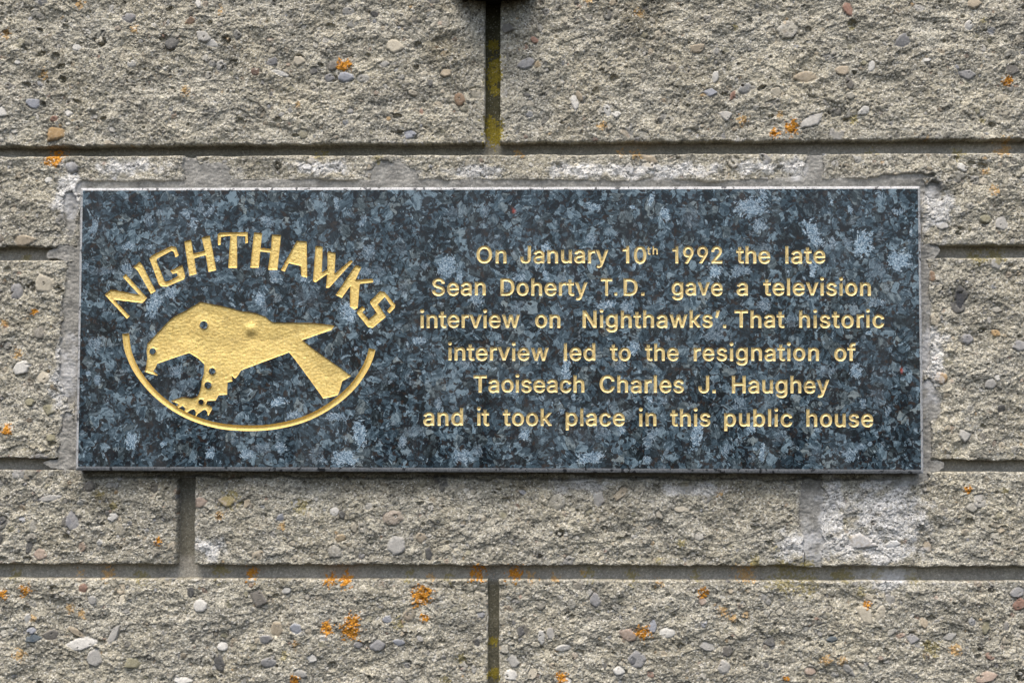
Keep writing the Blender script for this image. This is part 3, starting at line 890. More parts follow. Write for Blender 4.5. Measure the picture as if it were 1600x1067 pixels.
def engrave(name, contours, depth, step, mat, parent, extra=None, round_floor=None):
    """Cut a shape into the face: the sunk surface is this object, its rim is kept to open the slab's face."""
    P = np.concatenate(contours)
    E, o = [], 0
    for c in contours:
        n = len(c)
        E += [(o + i, o + (i + 1) % n) for i in range(n)]
        o += n
    v, t = cdt(P, E)
    t = t[winding(v[t].mean(1), contours) != 0]
    eg = np.sort(np.concatenate([t[:, [0, 1]], t[:, [1, 2]], t[:, [2, 0]]]), axis=1)
    ue, cnt = np.unique(eg, axis=0, return_counts=True)
    be = ue[cnt == 1]
    used = np.unique(be)
    mp = np.zeros(len(v), dtype=int)
    mp[used] = np.arange(len(used))
    bv, be = v[used], mp[be]
    lo, hi = bv.min(0), bv.max(0)
    gx, gy = np.meshgrid(np.arange(lo[0], hi[0], step), np.arange(lo[1], hi[1], step * 0.87))
    gx = gx + (np.arange(gx.shape[0]) % 2)[:, None] * step * 0.5
    G = np.stack([gx.ravel(), gy.ravel()], 1)
    G = G[winding(G, contours) != 0]
    d = seg_dist(G, bv[be[:, 0]], bv[be[:, 1]])
    G = G[d > step * 0.35]
    # a row of points close along the rim gives a crisp wall
    v2, t2 = cdt(np.concatenate([bv, G]), be)
    t2 = t2[winding(v2[t2].mean(1), contours) != 0]
    d2 = seg_dist(v2, bv[be[:, 0]], bv[be[:, 1]])
    d2[d2 < 1e-3] = 0.0
    dep = depth(d2)
    if extra is not None:
        dep = np.where(d2 > 0, dep + extra(v2[:, 0], v2[:, 1], d2), dep)
    V = np.stack([v2[:, 0], FACE + dep, v2[:, 1]], 1)
    # face the viewer
    a, b_, c_ = v2[t2[:, 0]], v2[t2[:, 1]], v2[t2[:, 2]]
    s = (b_[:, 0] - a[:, 0]) * (c_[:, 1] - a[:, 1]) - (b_[:, 1] - a[:, 1]) * (c_[:, 0] - a[:, 0])
    t2 = np.where((s < 0)[:, None], t2[:, ::-1], t2)
    CUT_E.append(be + sum(len(p) for p in CUT_P))
    CUT_P.append(bv)
    CUT_C.extend(contours)
    return mesh_obj(name, V * 0.001 - PO, t2, mat, parent, False)

plaque = empty('memorial_plaque', 'dark blue granite plaque with gold engraved lettering and a gold bird', 'plaque', (0, 0.02, -PH / 2000))
PO = np.array(plaque.location)

# ---- the lettering's outlines (thousandths of an em): [advance, contours]
GLYPHS = json.loads(r'''{".":[187,[[[95,-4],[83,-3],[73,1],[63,9],[55,18],[51,29],[50,41],[51,53],[55,64],[63,73],[73,81],[83,85],[95,87],[107,85],[118,81],[128,73],[135,64],[140,53],[141,41],[140,29],[135,18],[128,9],[118,1],[107,-3]]]],"0":[453,[[[227,-7],[191,-3],[158,7],[130,24],[105,48],[85,77],[69,113],[61,138],[55,164],[51,192],[49,222],[48,254],[49,286],[51,316],[55,344],[61,370],[69,395],[85,431],[106,461],[130,484],[159,502],[191,512],[227,516],[262,512],[295,502],[323,484],[348,461],[368,431],[384,395],[392,370],[398,344],[402,316],[404,286],[405,254],[404,222],[402,192],[398,164],[392,138],[384,113],[368,77],[348,48],[323,24],[295,7],[263,-3]],[[227,50],[250,52],[271,60],[290,74],[306,92],[320,116],[330,144],[338,176],[342,213],[344,254],[342,295],[338,332],[330,365],[320,393],[306,416],[290,435],[271,449],[250,457],[227,460],[203,457],[182,449],[163,435],[147,416],[134,393],[123,365],[115,332],[111,295],[109,254],[111,213],[115,176],[123,144],[134,116],[147,92],[163,74],[182,60],[203,52]]]],"2":[453,[[[64,0],[64,47],[234,229],[282,282],[294,298],[303,312],[311,327],[316,341],[319,356],[320,371],[319,389],[315,405],[308,419],[298,431],[287,441],[273,449],[258,455],[241,458],[224,460],[205,458],[188,454],[172,447],[159,438],[148,427],[139,413],[132,398],[128,381],[127,362],[66,362],[68,391],[75,418],[86,442],[102,464],[121,482],[143,496],[168,507],[196,513],[225,516],[254,513],[281,507],[306,497],[328,482],[346,465],[361,445],[372,423],[379,398],[381,372],[380,354],[377,336],[371,318],[363,299],[351,280],[336,259],[267,180],[153,60],[153,57],[389,57],[389,0]]]],"9":[453,[[[226,516],[256,513],[285,506],[310,494],[333,478],[352,458],[368,434],[380,408],[387,378],[389,347],[387,322],[382,296],[373,270],[359,240],[340,207],[315,168],[200,0],[130,0],[301,248],[307,248],[302,238],[295,229],[287,221],[278,214],[268,207],[257,202],[245,198],[232,195],[218,195],[188,197],[161,203],[137,214],[116,229],[98,247],[83,269],[72,294],[66,321],[64,352],[66,382],[73,411],[85,436],[101,459],[120,479],[143,494],[168,506],[196,513]],[[226,460],[207,459],[190,454],[174,446],[160,435],[148,423],[138,407],[131,390],[127,372],[125,352],[127,331],[131,313],[138,295],[148,280],[160,268],[174,257],[190,250],[207,245],[226,243],[245,245],[263,249],[279,257],[293,267],[305,280],[314,295],[322,312],[326,330],[327,350],[326,371],[322,390],[314,407],[305,422],[293,435],[279,446],[263,454],[245,459]]]],"C":[510,[[[267,-7],[242,-6],[217,-2],[194,5],[171,13],[150,25],[131,39],[113,55],[97,73],[82,93],[70,115],[59,140],[51,166],[45,193],[41,223],[40,254],[41,285],[45,315],[51,343],[59,369],[70,393],[82,415],[97,436],[113,454],[131,470],[150,484],[171,495],[194,504],[217,510],[242,514],[267,516],[293,514],[317,511],[340,504],[362,496],[383,485],[402,471],[419,456],[435,438],[448,418],[459,397],[467,373],[473,348],[408,348],[404,365],[397,380],[389,395],[380,407],[369,418],[357,428],[344,437],[330,444],[315,449],[300,453],[284,455],[267,456],[237,453],[209,445],[184,432],[161,414],[141,391],[125,364],[113,332],[106,295],[103,254],[106,213],[113,177],[125,145],[141,117],[161,94],[184,76],[210,63],[237,56],[267,53],[284,54],[300,56],[315,60],[330,65],[344,72],[357,81],[369,90],[380,102],[389,114],[397,128],[404,144],[408,160],[473,160],[467,135],[459,112],[448,91],[435,71],[420,53],[402,38],[383,24],[363,13],[341,5],[317,-2],[293,-6]]]],"D":[502,[[[219,0],[96,0],[96,57],[215,57],[254,60],[288,68],[318,81],[343,99],[363,122],[379,149],[390,181],[397,216],[399,255],[397,294],[390,329],[379,361],[364,388],[344,410],[320,428],[291,441],[258,449],[221,452],[93,452],[93,509],[225,509],[254,507],[281,504],[307,498],[331,489],[353,478],[385,455],[412,426],[433,391],[444,367],[451,342],[457,315],[460,286],[462,255],[460,224],[457,195],[451,168],[443,142],[433,119],[421,97],[406,77],[390,60],[371,44],[351,31],[328,20],[303,11],[277,5],[249,1]],[[125,509],[125,0],[60,0],[60,509]]]],"H":[517,[[[60,0],[60,509],[125,509],[125,289],[392,289],[392,509],[457,509],[457,0],[392,0],[392,232],[125,232],[125,0]]]],"J":[396,[[[185,-7],[143,-2],[106,11],[75,33],[60,50],[48,70],[40,92],[35,118],[33,145],[33,173],[98,173],[98,145],[100,117],[108,93],[122,74],[139,61],[160,53],[185,50],[209,53],[230,61],[248,74],[261,93],[269,117],[272,145],[272,509],[336,509],[336,145],[335,118],[330,92],[321,70],[309,50],[294,33],[263,11],[227,-2]]]],"N":[523,[[[60,0],[60,509],[136,509],[343,183],[363,151],[388,107],[414,55],[405,54],[401,108],[399,157],[399,195],[399,509],[463,509],[463,0],[387,0],[202,290],[177,331],[148,381],[108,452],[119,454],[122,384],[124,328],[125,291],[125,0]]]],"O":[533,[[[267,-7],[241,-6],[217,-2],[194,5],[171,13],[150,25],[131,39],[113,55],[97,73],[82,93],[70,115],[59,140],[51,166],[45,193],[41,223],[40,254],[41,285],[45,315],[51,343],[59,369],[70,393],[82,415],[97,436],[113,454],[131,470],[150,484],[171,495],[194,504],[217,510],[241,514],[267,516],[293,514],[317,510],[340,504],[363,495],[384,484],[403,470],[421,454],[437,436],[451,415],[464,393],[474,369],[482,343],[488,315],[492,285],[493,254],[492,223],[488,193],[482,166],[474,140],[464,115],[451,93],[437,73],[421,55],[403,39],[384,25],[363,13],[340,5],[317,-2],[293,-6]],[[267,53],[296,55],[324,63],[349,76],[372,94],[392,116],[408,144],[420,176],[428,213],[430,254],[428,295],[420,332],[408,365],[392,392],[372,415],[349,433],[324,446],[296,453],[267,456],[237,453],[210,445],[184,433],[161,415],[142,392],[125,364],[113,332],[106,295],[103,254],[106,213],[113,176],[125,144],[142,117],[161,94],[184,76],[210,63],[237,55]]]],"S":[446,[[[224,-9],[188,-7],[156,-1],[128,9],[102,23],[81,40],[64,60],[51,83],[42,109],[38,137],[104,137],[108,118],[114,102],[123,88],[136,76],[150,66],[166,59],[185,53],[204,50],[224,49],[246,50],[267,54],[286,60],[303,69],[317,79],[329,92],[338,106],[344,122],[346,139],[344,154],[340,168],[332,179],[322,189],[310,197],[296,205],[245,222],[184,239],[145,253],[112,269],[86,289],[67,313],[56,341],[52,372],[54,400],[62,425],[75,448],[92,468],[113,484],[138,498],[165,508],[195,514],[227,516],[259,514],[289,508],[316,498],[340,484],[360,468],[377,449],[390,427],[398,403],[401,378],[337,378],[332,402],[320,421],[302,437],[280,449],[254,456],[225,459],[204,457],[185,454],[167,448],[152,440],[139,430],[129,418],[121,405],[117,391],[115,376],[117,359],[122,345],[131,334],[142,324],[155,315],[169,308],[212,293],[264,279],[312,264],[328,256],[344,248],[359,238],[372,226],[384,213],[395,198],[402,180],[407,161],[408,139],[406,112],[399,87],[386,64],[370,43],[349,25],[323,11],[294,0],[261,-7]]]],"T":[448,[[[32,452],[32,509],[417,509],[417,452],[257,452],[257,0],[193,0],[193,452]]]],"a":[389,[[[160,-9],[137,-7],[115,-3],[94,5],[76,15],[60,29],[48,45],[38,63],[32,84],[30,108],[32,128],[36,146],[43,161],[53,174],[64,184],[78,193],[92,200],[108,206],[125,211],[178,220],[234,227],[247,229],[257,231],[265,235],[271,240],[274,246],[276,255],[276,257],[275,272],[272,285],[267,297],[260,307],[251,315],[240,322],[227,327],[212,330],[196,331],[178,330],[163,327],[149,322],[137,316],[127,309],[118,301],[110,292],[104,283],[100,274],[41,291],[51,313],[64,331],[79,346],[95,358],[114,368],[133,375],[153,380],[173,383],[194,384],[239,379],[255,375],[271,369],[286,360],[300,350],[312,336],[322,320],[330,301],[335,278],[337,251],[337,0],[277,0],[277,52],[272,52],[252,25],[242,16],[229,8],[215,1],[199,-4],[181,-7]],[[170,45],[192,47],[211,51],[228,59],[242,68],[254,80],[263,93],[270,108],[274,122],[276,138],[276,190],[259,182],[231,176],[200,171],[175,168],[134,159],[122,153],[112,147],[103,139],[97,130],[93,118],[92,105],[93,93],[96,82],[102,72],[109,64],[119,57],[130,52],[142,48],[156,46]]]],"b":[424,[[[229,-8],[208,-7],[189,-3],[172,4],[159,12],[147,21],[138,31],[118,59],[112,59],[112,0],[53,0],[53,509],[114,509],[114,319],[118,319],[137,346],[147,355],[158,364],[171,373],[188,379],[207,383],[229,384],[259,382],[287,374],[313,361],[335,342],[354,320],[370,293],[381,261],[388,227],[390,189],[388,151],[381,116],[370,84],[355,57],[336,34],[313,16],[288,3],[260,-6]],[[220,47],[242,49],[262,55],[279,66],[294,80],[306,97],[316,117],[323,139],[327,163],[328,189],[327,215],[323,239],[316,261],[307,281],[295,298],[280,311],[262,322],[243,328],[220,330],[198,328],[178,322],[161,312],[147,299],[134,282],[125,263],[118,241],[114,216],[113,189],[114,162],[118,138],[125,115],[135,95],[147,78],[162,65],[179,55],[198,49]]]],"c":[395,[[[207,-8],[174,-5],[144,3],[117,16],[93,35],[72,58],[56,85],[44,116],[37,150],[34,187],[37,225],[44,260],[56,291],[72,318],[93,341],[117,360],[144,374],[174,382],[207,384],[226,384],[243,381],[260,377],[276,371],[291,364],[305,356],[318,346],[330,335],[340,322],[349,308],[356,293],[362,277],[303,262],[290,289],[270,311],[242,325],[207,330],[184,328],[163,321],[145,310],[130,296],[118,278],[108,258],[102,236],[98,212],[96,187],[98,163],[102,139],[108,117],[118,97],[130,80],[145,66],[163,55],[184,49],[207,46],[243,52],[271,66],[292,89],[304,117],[363,102],[357,86],[350,70],[341,56],[331,43],[319,32],[306,21],[292,12],[277,5],[261,-1],[244,-5],[226,-7]]]],"d":[424,[[[195,-8],[165,-6],[137,3],[111,16],[89,34],[70,57],[55,84],[43,116],[36,151],[34,189],[36,227],[43,261],[55,293],[70,320],[89,342],[112,361],[137,374],[165,382],[196,384],[218,383],[237,379],[253,373],[267,364],[278,355],[287,346],[306,319],[311,319],[311,509],[372,509],[372,0],[313,0],[313,59],[307,59],[287,31],[277,21],[266,12],[252,4],[236,-3],[217,-7]],[[205,47],[226,49],[246,55],[263,65],[278,78],[290,95],[299,115],[306,138],[310,162],[312,189],[310,216],[306,241],[300,263],[290,282],[278,299],[263,312],[246,322],[227,328],[205,330],[182,328],[162,322],[145,311],[130,298],[118,281],[108,261],[102,239],[98,215],[96,189],[98,163],[102,139],[109,117],[118,97],[130,80],[145,66],[162,55],[182,49]]]],"e":[404,[[[212,-8],[177,-5],[145,3],[117,16],[92,35],[72,58],[56,85],[44,116],[37,150],[34,187],[36,224],[44,258],[55,290],[71,317],[91,340],[115,359],[142,373],[172,382],[205,384],[226,383],[246,380],[266,374],[285,366],[303,355],[319,341],[334,324],[347,305],[357,282],[365,256],[370,227],[371,194],[371,169],[75,169],[75,221],[338,221],[310,202],[308,226],[304,248],[298,269],[288,286],[277,301],[263,314],[246,323],[227,328],[205,330],[183,328],[164,323],[146,313],[131,301],[119,286],[109,270],[102,251],[97,231],[96,211],[96,178],[98,151],[102,127],[110,106],[121,88],[135,73],[151,61],[169,53],[190,48],[212,46],[227,47],[241,49],[254,53],[265,58],[276,65],[285,73],[294,82],[300,93],[306,105],[365,91],[358,72],[348,55],[335,39],[320,26],[302,14],[283,4],[261,-3],[237,-7]]]],"f":[253,[[[228,379],[228,327],[6,327],[6,379]],[[81,0],[81,432],[82,452],[87,470],[96,486],[107,499],[120,510],[135,519],[152,525],[169,529],[187,530],[222,527],[243,521],[227,468],[215,472],[195,474],[178,472],[164,468],[154,460],[147,449],[143,435],[142,419],[142,0]]]],"g":[425,[[[207,-151],[180,-149],[156,-146],[134,-140],[114,-132],[97,-122],[82,-110],[70,-97],[59,-84],[51,-69],[101,-41],[122,-66],[131,-74],[142,-82],[154,-88],[169,-93],[187,-96],[207,-97],[236,-95],[261,-87],[282,-75],[298,-58],[308,-34],[311,-6],[311,68],[306,68],[287,41],[277,32],[266,23],[252,16],[236,10],[217,6],[195,5],[165,7],[138,14],[113,27],[90,43],[71,65],[55,90],[43,120],[36,154],[34,191],[36,229],[43,263],[55,293],[71,320],[90,342],[112,361],[138,374],[166,382],[196,384],[218,383],[237,379],[253,373],[267,365],[279,356],[288,346],[308,319],[313,319],[313,379],[372,379],[372,-9],[370,-40],[363,-67],[350,-90],[334,-109],[314,-124],[291,-136],[265,-144],[237,-149]],[[205,59],[227,61],[246,66],[264,75],[278,87],[290,103],[300,121],[307,142],[311,166],[312,193],[311,219],[307,242],[300,264],[291,283],[279,299],[264,312],[247,322],[227,328],[205,330],[182,328],[163,322],[145,312],[130,298],[118,282],[109,262],[102,241],[98,218],[96,193],[98,167],[102,144],[109,123],[118,104],[131,88],[145,76],[163,66],[183,61]]]],"h":[410,[[[114,227],[114,0],[53,0],[53,509],[114,509],[114,287],[102,287],[116,319],[132,344],[152,362],[175,374],[200,382],[227,384],[252,383],[275,377],[295,369],[313,356],[328,340],[341,321],[350,298],[355,271],[357,240],[357,0],[296,0],[296,235],[293,263],[286,286],[273,304],[256,318],[235,326],[210,329],[192,328],[176,324],[161,317],[147,308],[136,297],[126,283],[119,266],[115,248]]]],"i":[166,[[[53,0],[53,379],[114,379],[114,0]],[[84,443],[73,444],[63,448],[54,455],[47,463],[43,472],[41,483],[43,494],[47,504],[54,512],[63,518],[73,522],[84,524],[95,522],[105,518],[114,512],[121,504],[125,494],[126,483],[125,472],[121,463],[114,455],[105,448],[95,444]]]],"k":[380,[[[110,137],[110,212],[121,212],[284,379],[360,379],[184,199],[177,199]],[[53,0],[53,509],[114,509],[114,0]],[[294,0],[148,186],[191,229],[372,0]]]],"l":[189,[[[139,-2],[112,0],[91,8],[74,20],[62,37],[55,59],[53,84],[53,509],[114,509],[114,99],[114,83],[117,71],[120,62],[126,57],[135,53],[146,52],[160,53],[170,54],[181,3],[162,-1]]]],"n":[409,[[[114,227],[114,0],[53,0],[53,379],[112,379],[112,287],[102,287],[116,319],[132,344],[152,362],[175,374],[200,382],[227,384],[252,383],[275,377],[295,369],[313,356],[328,340],[341,321],[350,298],[355,271],[357,240],[357,0],[296,0],[296,235],[293,263],[286,286],[273,304],[256,318],[235,326],[210,329],[192,328],[176,324],[161,317],[147,308],[136,297],[126,283],[119,266],[115,248]]]],"o":[415,[[[207,-8],[174,-5],[144,3],[117,16],[93,35],[72,58],[56,85],[44,116],[37,150],[34,187],[37,225],[44,260],[56,291],[72,318],[93,341],[117,360],[144,374],[174,382],[207,384],[241,382],[271,374],[299,360],[323,341],[343,318],[359,291],[371,260],[379,225],[381,187],[379,150],[371,116],[359,85],[343,58],[323,35],[299,16],[271,3],[241,-5]],[[207,46],[231,49],[252,55],[270,66],[285,80],[298,97],[307,117],[314,139],[318,163],[319,187],[318,212],[314,236],[307,258],[298,278],[285,296],[270,310],[252,321],[231,328],[207,330],[184,328],[163,321],[145,310],[130,296],[118,278],[108,258],[102,236],[98,212],[96,187],[98,163],[102,139],[108,117],[118,97],[130,80],[145,66],[163,55],[184,49]]]],"p":[424,[[[53,-143],[53,379],[112,379],[112,319],[118,319],[137,346],[147,355],[158,364],[171,373],[188,379],[207,383],[229,384],[259,382],[287,374],[313,361],[335,342],[354,320],[370,293],[381,261],[388,227],[390,189],[388,151],[381,116],[370,84],[355,57],[336,34],[313,16],[288,3],[260,-6],[229,-8],[208,-7],[189,-3],[173,4],[159,12],[147,21],[138,31],[118,59],[114,59],[114,-143]],[[220,47],[242,49],[262,55],[279,66],[294,80],[306,97],[316,117],[323,139],[327,163],[328,189],[327,215],[323,239],[316,261],[307,281],[295,298],[280,311],[262,322],[243,328],[220,330],[198,328],[178,322],[161,312],[147,299],[134,282],[125,263],[118,241],[114,216],[113,189],[114,162],[118,138],[125,115],[135,95],[147,78],[162,65],[179,55],[198,49]]]],"r":[259,[[[53,0],[53,379],[112,379],[112,321],[115,321],[124,339],[137,354],[152,367],[171,377],[191,383],[213,385],[229,384],[243,384],[243,322],[230,324],[207,326],[190,324],[174,321],[159,315],[146,306],[135,296],[126,284],[119,269],[115,254],[114,237],[114,0]]]],"s":[365,[[[182,-8],[157,-7],[133,-3],[112,3],[93,12],[76,24],[62,38],[50,54],[41,73],[36,94],[94,107],[101,87],[111,72],[124,60],[141,52],[160,47],[181,45],[206,47],[227,53],[244,62],[258,74],[265,88],[268,103],[266,115],[262,126],[254,136],[243,144],[229,150],[212,155],[149,170],[118,180],[92,192],[72,208],[58,227],[50,249],[47,274],[49,295],[55,314],[65,332],[79,347],[95,360],[115,370],[137,378],[161,383],[187,384],[212,383],[234,379],[254,372],[271,363],[286,352],[299,339],[309,324],[318,308],[324,290],[268,277],[262,291],[254,304],[243,316],[228,325],[210,331],[187,333],[166,331],[147,326],[131,317],[119,305],[111,292],[109,277],[110,264],[115,253],[124,243],[136,235],[152,229],[172,223],[229,209],[261,200],[287,187],[306,171],[320,153],[328,131],[331,107],[329,85],[323,65],[312,47],[298,31],[281,18],[260,6],[236,-2],[210,-7]]]],"t":[227,[[[204,379],[204,327],[6,327],[6,379]],[[65,471],[126,471],[126,98],[127,83],[130,70],[136,61],[144,55],[156,51],[170,50],[185,51],[202,54],[213,2],[192,-3],[168,-4],[138,-1],[113,7],[92,21],[77,41],[68,64],[65,93]]]],"u":[410,[[[182,-5],[158,-3],[135,2],[115,11],[97,23],[82,39],[69,59],[60,82],[54,109],[53,139],[53,379],[114,379],[114,144],[116,117],[124,94],[137,75],[154,61],[175,53],[200,50],[218,51],[234,55],[249,62],[263,71],[274,83],[283,97],[290,113],[295,132],[296,153],[296,379],[357,379],[357,0],[298,0],[298,92],[307,92],[294,60],[277,35],[257,17],[234,5],[209,-3]]]],"v":[389,[[[163,0],[17,379],[84,379],[165,155],[187,87],[206,21],[184,21],[203,87],[224,155],[305,379],[371,379],[226,0]]]],"w":[567,[[[138,0],[23,379],[87,379],[133,214],[154,137],[175,41],[165,41],[186,135],[206,214],[252,379],[316,379],[362,214],[382,136],[402,41],[391,41],[413,135],[434,214],[480,379],[545,379],[429,0],[368,0],[319,172],[305,225],[291,280],[277,338],[291,338],[277,280],[263,225],[248,172],[199,0]]]],"y":[389,[[[47,-139],[61,-86],[71,-87],[83,-89],[94,-90],[104,-89],[113,-86],[122,-81],[130,-74],[138,-64],[145,-51],[151,-36],[163,-1],[17,379],[84,379],[165,155],[187,87],[206,21],[184,21],[202,87],[224,155],[305,379],[371,379],[204,-58],[196,-77],[187,-93],[177,-107],[165,-119],[153,-128],[139,-136],[125,-141],[109,-144],[91,-145],[65,-143]]]],"\u2019":[177,[[[52,318],[82,509],[151,509],[98,318]]]]}''')
GLYPHS['l'] = [166, [[(53, 0), (53, 509), (114, 509), (114, 0)]]]
for _ct in GLYPHS['i'][1]:                       # keep the dot clear of the stem once both are cut wider
    _lo, _hi = min(y for _, y in _ct), max(y for _, y in _ct)
    for _p in _ct:
        if _lo > 200:
            _p[1] += 30
        elif _p[1] > 200:
            _p[1] -= 14
GLYPHS['1'] = [330, [[(168, 0), (168, 375), (62, 375), (62, 418), (110, 424), (145, 440), (168, 468), (178, 509), (229, 509), (229, 0)]]]
GLYPHS['.'] = [190, [[(62, 0), (62, 66), (128, 66), (128, 0)]]]

def fatten(c, o):
    """Move a contour outwards by o along its mitred normals."""
    c = np.array(c, dtype=float)
    p, n = np.roll(c, 1, axis=0), np.roll(c, -1, axis=0)
    d1, d2 = c - p, n - c
    d1 /= np.maximum(np.hypot(d1[:, 0], d1[:, 1]), 1e-9)[:, None]
    d2 /= np.maximum(np.hypot(d2[:, 0], d2[:, 1]), 1e-9)[:, None]
    n1 = np.stack([-d1[:, 1], d1[:, 0]], 1)
    n2 = np.stack([-d2[:, 1], d2[:, 0]], 1)
    m = n1 + n2
    l = np.maximum(np.hypot(m[:, 0], m[:, 1]), 0.5)
    m = m / l[:, None]
    k = np.minimum(1.0 / np.maximum((m * n1).sum(1), 0.3), 1.5)
    return c + m * (o * k)[:, None]

def vcut(d):
    return np.minimum(0.62 * d, 0.72)

OFF = 19.0
def word(txt, x0, x1, base, cap=26.2, off=OFF):
    """One engraved word between the photo's x0 and x1 on the given baseline (pixels)."""
    s = cap / (509.0 + off)
    pen, items = 0.0, []
    for ch in txt:
        adv, cs = GLYPHS[ch]
        items.append((pen, ch))
        pen += adv + 2 * off
    ext = []
    for p, ch in items:
        pts = np.concatenate([np.array(c, dtype=float) for c in GLYPHS[ch][1]])
        ext.append((pts[:, 0].min() - off, pts[:, 0].max() + off))
    left = items[0][0] + ext[0][0]
    right = items[-1][0] + ext[-1][1]
    want = (x1 - x0) / s
    n = len(items)
    track = (want - (right - left)) / (n - 1) if n > 1 else 0.0
    wide = 1.0
    if n == 1:
        wide = want / (right - left)
    elif track < -0.05 * 509:
        wide = (want + 12.0 * (n - 1)) / (right - left)
        track = (want - (right - left) * wide) / (n - 1)
    conts = []
    for i, (p, ch) in enumerate(items):
        cs = [np.array(c, dtype=float) for c in GLYPHS[ch][1]]
        area = [0.5 * np.sum(c[:, 0] * np.roll(c[:, 1], -1) - np.roll(c[:, 0], -1) * c[:, 1]) for c in cs]
        sg = 1.0 if area[int(np.argmax(np.abs(area)))] < 0 else -1.0
        jit = _jr.uniform(-0.35, 0.35)
        for c in cs:
            g = fatten(c, off * sg)
            px = x0 + ((p + g[:, 0] - left) * wide + i * track) * s
            py = base + jit - g[:, 1] * s
            conts.append(fp(list(zip(px, py))))
    engrave('engraved_word', conts, vcut, 0.42, M_TEXT, plaque)

_jr = random.Random(3)
WORDS = [
    ('On', 744.5, 791.3, 410.5), ('January', 812.7, 950.4, 410.5), ('10', 973, 1010, 410.6), ('1992', 1050.3, 1128.5, 410.7), ('the', 1150.3, 1203.5, 410.7), ('late', 1227, 1289.5, 410.8),
    ('Sean', 675, 758.8, 460.8), ('Doherty', 782, 917.9, 460.8), ('T.', 938.8, 964.5, 460.8), ('D.', 974.4, 1007, 460.8), ('gave', 1049.5, 1129, 460.8), ('a', 1151, 1168.6, 460.8), ('television', 1192.7, 1360.7, 460.8),
    ('interview', 656.6, 812.2, 511), ('on', 836, 875.6, 511), ('Nighthawks\u2019', 910.3, 1124.5, 511), ('.', 1129.6, 1134.6, 511), ('That', 1147.6, 1225.8, 511), ('historic', 1248.6, 1381.4, 511),
    ('interview', 700, 857.3, 562.3), ('led', 881, 930.2, 562.3), ('to', 953, 985.6, 562.4), ('the', 1007.7, 1060.5, 562.5), ('resignation', 1083.9, 1279.6, 562.7), ('of', 1303.5, 1337.3, 562.8),
    ('Taoiseach', 739.8, 913.1, 612.1), ('Charles', 936.9, 1068.6, 612.5), ('J.', 1091.2, 1118.3, 613), ('Haughey', 1143.6, 1295.7, 613.2),
    ('and', 661.4, 723.6, 663.7), ('it', 745.2, 764.7, 663.8), ('took', 785.6, 862.5, 664), ('place', 883.9, 976.1, 664.2), ('in', 998.2, 1025.6, 664.5), ('this', 1047.1, 1110, 664.8), ('public', 1131.5, 1237.9, 665.2), ('house', 1259.9, 1364.2, 665.6),
]
for args in WORDS:
    word(*args)
word('th', 1010.8, 1027.8, 397.6, 12.6, 16.0)

# ---- the arched title, letter by letter
def z1(pts): return [(120 + x / 5.614, 290 + y / 5.614) for x, y in pts]
def z2(pts): return [(380 + x / 5.614, 290 + y / 5.614) for x, y in pts]
def z3(pts): return [(120 + x / 5.614, 460 + y / 5.614) for x, y in pts]
def z4(pts): return [(380 + x / 5.614, 460 + y / 5.614) for x, y in pts]
def z5(pts): return [(180 + x / 3.81, 560 + y / 3.81) for x, y in pts]

TITLE = [
    [z1([(245, 958), (300, 912), (545, 957), (402, 800), (428, 775), (616, 985), (577, 1030), (325, 1000), (466, 1145), (440, 1168)])],
    [z1([(500, 715), (548, 668), (572, 690), (693, 925), (650, 950), (532, 745)])],
    [z1([(637, 640), (655, 615), (830, 530), (870, 540), (895, 612), (866, 630), (850, 582), (830, 572), (705, 640), (698, 660), (772, 843), (800, 842), (886, 795), (878, 765), (840, 775), (818, 748), (925, 697), (952, 790), (940, 822), (790, 886), (740, 884), (718, 862)])],
    [z1([(943, 490), (1003, 475), (1022, 597), (1122, 573), (1095, 457), (1167, 440), (1224, 742), (1155, 757), (1130, 610), (1030, 637), (1052, 775), (988, 792)])],
    [z1([(1237, 425), (1260, 415), (1498, 408), (1502, 500), (1478, 510), (1478, 445), (1405, 440), (1407, 722), (1328, 722), (1348, 440), (1265, 450), (1262, 520), (1238, 522)])],
    [z2([(95, 412), (167, 418), (152, 548), (243, 556), (253, 430), (332, 435), (300, 740), (218, 738), (238, 588), (150, 578), (137, 720), (62, 720)])],
    [z2([(470, 485), (557, 492), (561, 808), (510, 795), (505, 705), (400, 680), (365, 755), (330, 742)]), z2([(488, 560), (418, 655), (500, 668)])[::-1]],
    [z2([(635, 530), (697, 536), (690, 762), (738, 735), (740, 575), (810, 592), (800, 775), (945, 652), (963, 665), (755, 895), (725, 898), (738, 775), (635, 848), (612, 838)])],
    [z2([(985, 698), (1037, 715), (985, 828), (1138, 818), (1142, 848), (1022, 862), (1005, 1070), (975, 1088), (935, 1060), (940, 880), (865, 985), (810, 960)])],
    [z4([(1283, 165), (1262, 143), (1297, 100), (1242, 20), (1180, 85), (1252, 190), (1245, 203), (1135, 293), (1095, 287), (998, 165), (1000, 145), (1050, 102), (1072, 128), (1045, 155), (1100, 222), (1170, 160), (1112, 75), (1118, 58), (1200, -27), (1240, -22), (1335, 92), (1330, 118)])],
]

